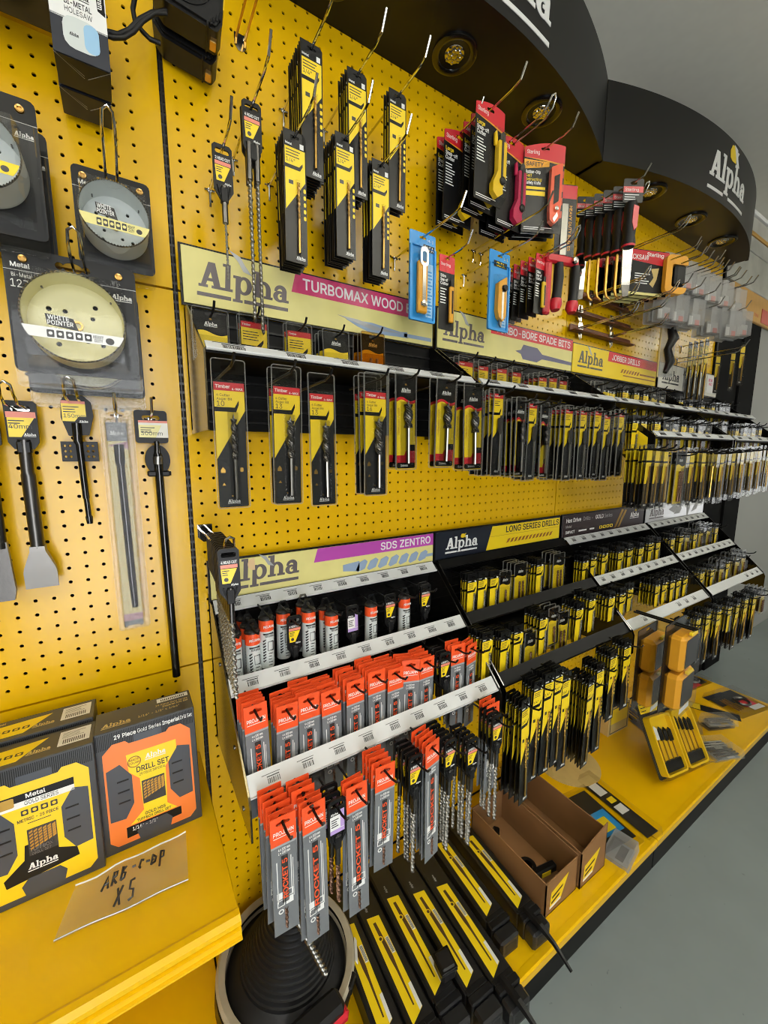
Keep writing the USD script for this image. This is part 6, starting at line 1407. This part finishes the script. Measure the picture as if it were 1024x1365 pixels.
# cardboard boxes
def carton_box(name, label, x0, x1, y0, y1, h, flap, lab_x):
    t = thing(name, label, 'cardboard box', (x0, y0, DZ))
    w_, d_ = x1 - x0, y1 - y0; th = .003
    obj('bottom', MB().box(0, w_, 0, d_, 0, th), 'cardboard', t)
    obj('front_side', MB().prism(P([(0, 0), (w_, 0), (w_, h + flap), (w_ * .5, h + flap * .55), (0, h)]), 0, th), 'cardboard', t)
    obj('back_side', MB().box(0, w_, d_ - th, d_, 0, h + .004), 'cardboard', t)
    obj('left_side', MB().box(0, th, 0, d_, 0, h), 'cardboard', t)
    obj('right_side', MB().box(w_ - th, w_, 0, d_, 0, h + .01), 'cardboard', t)
    lb = obj('yellow_label', MB().prism(P([(lab_x, .015), (lab_x + .045, .02), (lab_x + .075, .080), (lab_x + .004, .062)]), -.0006, 0), 'yellow_card', t)
    obj('label_print', MB().prism(P([(lab_x + .008, .048), (lab_x + .052, .060), (lab_x + .050, .054), (lab_x + .008, .042)]), -.001, 0).prism(P([(lab_x + .006, .033), (lab_x + .04, .042), (lab_x + .038, .036), (lab_x + .006, .027)]), -.001, 0), 'black_card', lb)
    obj('label_foot', MB().prism(P([(lab_x, .015), (lab_x + .045, .02), (lab_x + .044, .027), (lab_x, .022)]), -.0008, 0), 'white_print', lb)
    return t
carton_box('cardboard_box', 'open cardboard box beside the black chisel cases', .988, 1.122, -.372, -.110, .098, .004, .018)
carton_box('cardboard_box', 'second open cardboard box with a raised front flap', 1.128, 1.250, -.378, -.090, .110, .030, .014)
for i, (x_, y_) in enumerate(((1.03, -.17), (1.075, -.30))):
    t = thing('black_bit_holder', ('black plastic piece at the far end of the cardboard box', 'black plastic pieces at the near end of the cardboard box')[i], 'plastic part', (x_, y_, DZ + .0035), (0, 0, 40 - 50 * i))
    obj('bar', MB().box(-.045, .045, -.010, .010, 0, .022, .004), 'black_plastic', t); obj('ring', MB().lathe([(.024, 0), (.026, .012), (.024, .024), (.014, .024), (.014, 0)], 16, (-.035, .02, 0)), 'black_plastic', t, smooth=40)
    obj('yellow_bit', MB().box(-.01, .02, -.012, -.008, .004, .016), 'yellow_card', t)
# clear packs by the cardboard boxes
def clear_pack(name, label, x, y, z, w_, d_, h_, rz, cards, plastic='clear_plastic', rx=0):
    t = thing(name, label, 'plastic pack', (x, y, z), (rx, 0, rz))
    obj('tray', MB().box(-w_ / 2, w_ / 2, -d_ / 2, d_ / 2, 0, .0012), plastic, t)
    dm = dome(MB(), w_, d_ / 2, -d_ / 2, h_, .004); dm.v = [np.stack([v[:, 0], v[:, 2], -v[:, 1] + .001], 1) for v in dm.v]
    obj('blister', dm, plastic, t)
    for i, (look, a0, b0, a1, b1) in enumerate(cards):
        obj('card', MB().box(a0 * w_ - w_ / 2, a1 * w_ - w_ / 2, b0 * d_ - d_ / 2, b1 * d_ - d_ / 2, .002 + i * .0008, .0028 + i * .0008), look, t)
    return t
clear_pack('organiser_pack', 'clear pack with blue and yellow card beside the cardboard boxes', 1.365, -.285, DZ, .15, .22, .020, -8, [('smoke_dark', .05, .1, .95, .95), ('blue_card', .35, .25, .9, .6), ('yellow_card', .42, .30, .75, .5)])
clear_pack('slim_tray', 'slim clear tray with white labels at the deck seam', 1.482, -.29, DZ, .06, .26, .026, -6, [('smoke_dark', .05, .05, .95, .95), ('white_print', .2, .68, .8, .86), ('white_print', .2, .38, .8, .5), ('yellow_card', .3, .54, .75, .62)], 'clear_plastic')
clear_pack('clear_case', 'small clear case lying nearest the deck lip', 1.325, -.385, DZ, .095, .07, .032, 10, [('silver_print', .1, .1, .9, .9), ('black_card', .2, .3, .8, .6)], 'hazy_plastic')
t = thing('paper_disc', 'round brown paper disc lying under the long drill packs', 'paper disc', (1.515, -.085, DZ), (0, 0, 0))
obj('disc', MB().lathe([(0, 0), (.115, 0), (.115, .003), (0, .003)], 40), 'kraft', t)
t = thing('kraft_carton', 'tan carton with yellow print behind the spade bit set', 'carton', (1.86, -.035, DZ), (0, 0, -4))
obj('box', MB().box(-.07, .07, -.06, .03, 0, .13, .0015), 'kraft', t)
obj('printed_panel', MB().prism(rrect(-.06, .05, .06, .12, .002), -.0604, -.06), 'yellow_card', t)
obj('printed_frame', MB().prism(rrect(-.06, .008, .06, .12, .002).difference(rrect(-.057, .011, .057, .117, .002)), -.0608, -.06), 'dark_print', t)
# spade bit set leaning on the deck
lo = np.array([1.825, -.352, DZ + .018])
t = thing('spade_bit_set', 'open yellow two-part case of spade bits in clear clamshell', 'spade bit set', lo, (-30, 6, -6))
W_, H_ = .295, .262
obj('back_card', MB().prism(rrect(-W_ / 2, 0, W_ / 2, H_, .008), .004, .006), 'charcoal_card', t)
obj('yellow_panel', MB().prism(P([(-W_ * .46, H_ * .80), (W_ * .14, H_ * .80), (W_ * .14, H_ * .97), (-W_ * .46, H_ * .97)]), .0034, .004), 'yellow_card', t)
obj('red_band', MB().prism(R2(-W_ * .46, H_ * .955, W_ * .14, H_ * .995), .0030, .004), 'red_print', t)
obj('panel_lettering', lines(MB().text('11', .012, -W_ * .1, H_ * .86, .0034), -W_ * .43, -W_ * .3, H_ * .92, 3, .011, .003, .0034), 'dark_print', t)
obj('logo', MB().logo(.03, W_ * .24, H_ * .88, .004), 'white_print', t)
for s in (0, 1):
    xa = -W_ * .46 + s * W_ * .48; xb = xa + W_ * .44
    fr = rrect(xa, H_ * .03, xb, H_ * .76, .012)
    cs = obj('case_half', MB().prism(fr, -.004, .004), 'yellow_plastic', t)
    obj('case_rim', MB().prism(fr.difference(rrect(xa + .007, H_ * .03 + .007, xb - .007, H_ * .76 - .007, .008)), -.022, -.004), 'yellow_plastic', cs)
    obj('foam_block', MB().box(xa + .010, xb - .010, -.016, -.004, H_ * .07, H_ * .20, .002), 'black_rubber', cs)
    for q_ in range(4):
        x_ = xa + W_ * (.085 + .09 * q_)
        z_ = H_ * (.60 - .02 * q_ + .04 * s)
        hw = (.012, .010, .009, .011)[q_] if s == 0 else (.006, .007, .008, .011)[q_]
        obj('spade_blade', MB().prism(P([(x_ - hw, z_ - .035), (x_ + hw, z_ - .035), (x_ + hw, z_), (x_, z_ + .010), (x_ - hw, z_)]), -.014, -.011), 'white_print' if (s, q_) == (0, 0) else 'black_plastic', cs)
        obj('spade_shank', MB().tube([(x_, -.0125, z_ - .034), (x_, -.0125, H_ * .18)], .0026, 8), 'gold_steel', cs, smooth=40)
sh = MB(); sheet(sh, W_ + .01, H_ + .003, -.004, .006, .008); dome(sh, W_, H_, -.001, .030, .005)
obj('clamshell', sh, 'clear_plastic', t)
obj('seam_wire', MB().tube([(.10, -.004, -.002), (.135, -.012, .006), (.15, -.03, -.0), (.19, -.035, .002)], .0012, 6), 'dark_steel', t)
# twin hex case packs on long hooks
for i, (px, py, y_) in enumerate(((903, 827, -.405), (866, 834, -.315))):
    p = aty(px, py, y_)
    t = thing('hex_case_pack', ('front clamshell of two stacked amber bit cases', 'second clamshell of amber bit cases, behind the front one')[i], 'bit case pack', p, (0, 0, 4))
    obj('card', MB().prism(rrect(-.072, -.262, .072, 0, .005).difference(slot(.03, .008, -.012)), .002, .0035), 'charcoal_card', t)
    for q_ in range(2):
        cs = obj('amber_case', MB().box(-.058, .058, -.040, .002, -.245 + .115 * q_, -.140 + .115 * q_, .010), 'amber_plastic', t)
        obj('case_window', MB().prism(rrect(-.040, -.235 + .115 * q_, .050, -.152 + .115 * q_, .008), -.0408, -.040), 'smoke_dark', cs)
        obj('case_latch', MB().box(-.020, .020, -.046, -.036, -.142 + .115 * q_, -.132 + .115 * q_, .002), 'yellow_card', cs)
    obj('white_label', MB().box(-.05, .02, -.043, -.0415, -.250, -.236), 'white_print', t)
    sh = MB(); sheet(sh, .15, 0, -.265, 0, .006, slot(.03, .008, -.012)); dome(sh, .138, -.024, -.26, .047, .006)
    obj('clamshell', sh, 'clear_plastic', t)
p = aty(903, 827, -.405)
for dx in (-.004, .008):
    pass
obj('hook', MB().tube([(p[0] - .004, -.29, p[2] - .012), (p[0] - .004, -.45, p[2] - .012), (p[0] - .004, -.46, p[2] - .004)], .003, 6), 'black_plastic', L_RACK[2])
obj('hook', MB().tube([(p[0] + .010, -.29, p[2] - .012), (p[0] + .010, -.45, p[2] - .012), (p[0] + .010, -.46, p[2] - .004)], .003, 6), 'black_plastic', L_RACK[2])
# packs strewn at the right end of the deck
q0_ = clear_pack('strewn_pack', 'clear pack with blue strip at the deck back', 2.56, -.075, DZ, .20, .13, .022, -8, [('smoke_dark', .1, .1, .9, .8), ('navy_print', .05, .8, .95, .97), ('red_print', .1, .05, .6, .25)], 'clear_plastic')
q1_ = clear_pack('strewn_pack', 'clear pack with red corner by the deck end', 2.54, -.285, DZ, .22, .17, .024, -12, [('smoke_dark', .05, .5, .9, .95), ('navy_print', .0, .82, .6, .97), ('red_print', .5, .25, .85, .5), ('white_print', .55, .1, .9, .25)], 'clear_plastic')
clear_pack('strewn_pack', 'yellow and black drill card lying on the right deck', 2.36, -.235, DZ, .05, .23, .010, 24, [('black_card', 0, 0, 1, 1), ('yellow_card', .05, .62, .95, .97)], 'clear_plastic')
def bits(t, n, x0, x1, y0, y1, z, look='dark_steel'):
    for i in range(n):
        x = x0 + (x1 - x0) * (i + .5) / n; obj('bit', MB().tube([(x, y0, z), (x, y0 + (y1 - y0) * .5, z), (x, y1, z)], [.0035, .0035, .0026], 7), look, t, smooth=40)
for i, (x_, y_, z_, a_) in enumerate(((2.10, -.240, 0, 62), (2.26, -.30, 0, 66), (2.23, -.315, .034, 60), (2.09, -.345, 0, 64), (2.07, -.39, 0, 68))):
    q_ = clear_pack('small_clear_case', 'small clear bit case on the right deck, %s' % ('leftmost by the spade set', 'under another case', 'on top of another case', 'between the others', 'nearest the lip')[i], x_, y_, DZ + z_, .055, .13, .032, a_, [('black_card' if i % 2 else 'silver_print', .1, .1, .9, .9), ('kraft' if i < 3 else 'white_print', .2, .25, .8, .5)], 'bag_plastic')
    bits(q_, 3, -.018, .018, -.05, .05, .012, 'steel' if i % 2 else 'dark_steel')
q_ = clear_pack('strewn_pack', 'grey-tipped drill pack behind the spade bit set', 2.02, -.10, DZ, .11, .18, .02, -20, [('grey_pouch', .05, .05, .95, .5), ('black_card', .15, .5, .35, .95), ('black_card', .55, .5, .75, .95)], 'clear_plastic')
bits(q_, 4, -.045, .045, -.02, .085, .010)
for q_ in (q0_, q1_):
    obj('tool_ring', MB().lathe([(.030, .004), (.036, .010), (.030, .016), (.024, .010), (.030, .004)], 24, (.02, -.01, 0)), 'dark_steel', q_, smooth=50)
    bits(q_, 3, -.08, -.03, -.05, .03, .010, 'gold_steel')
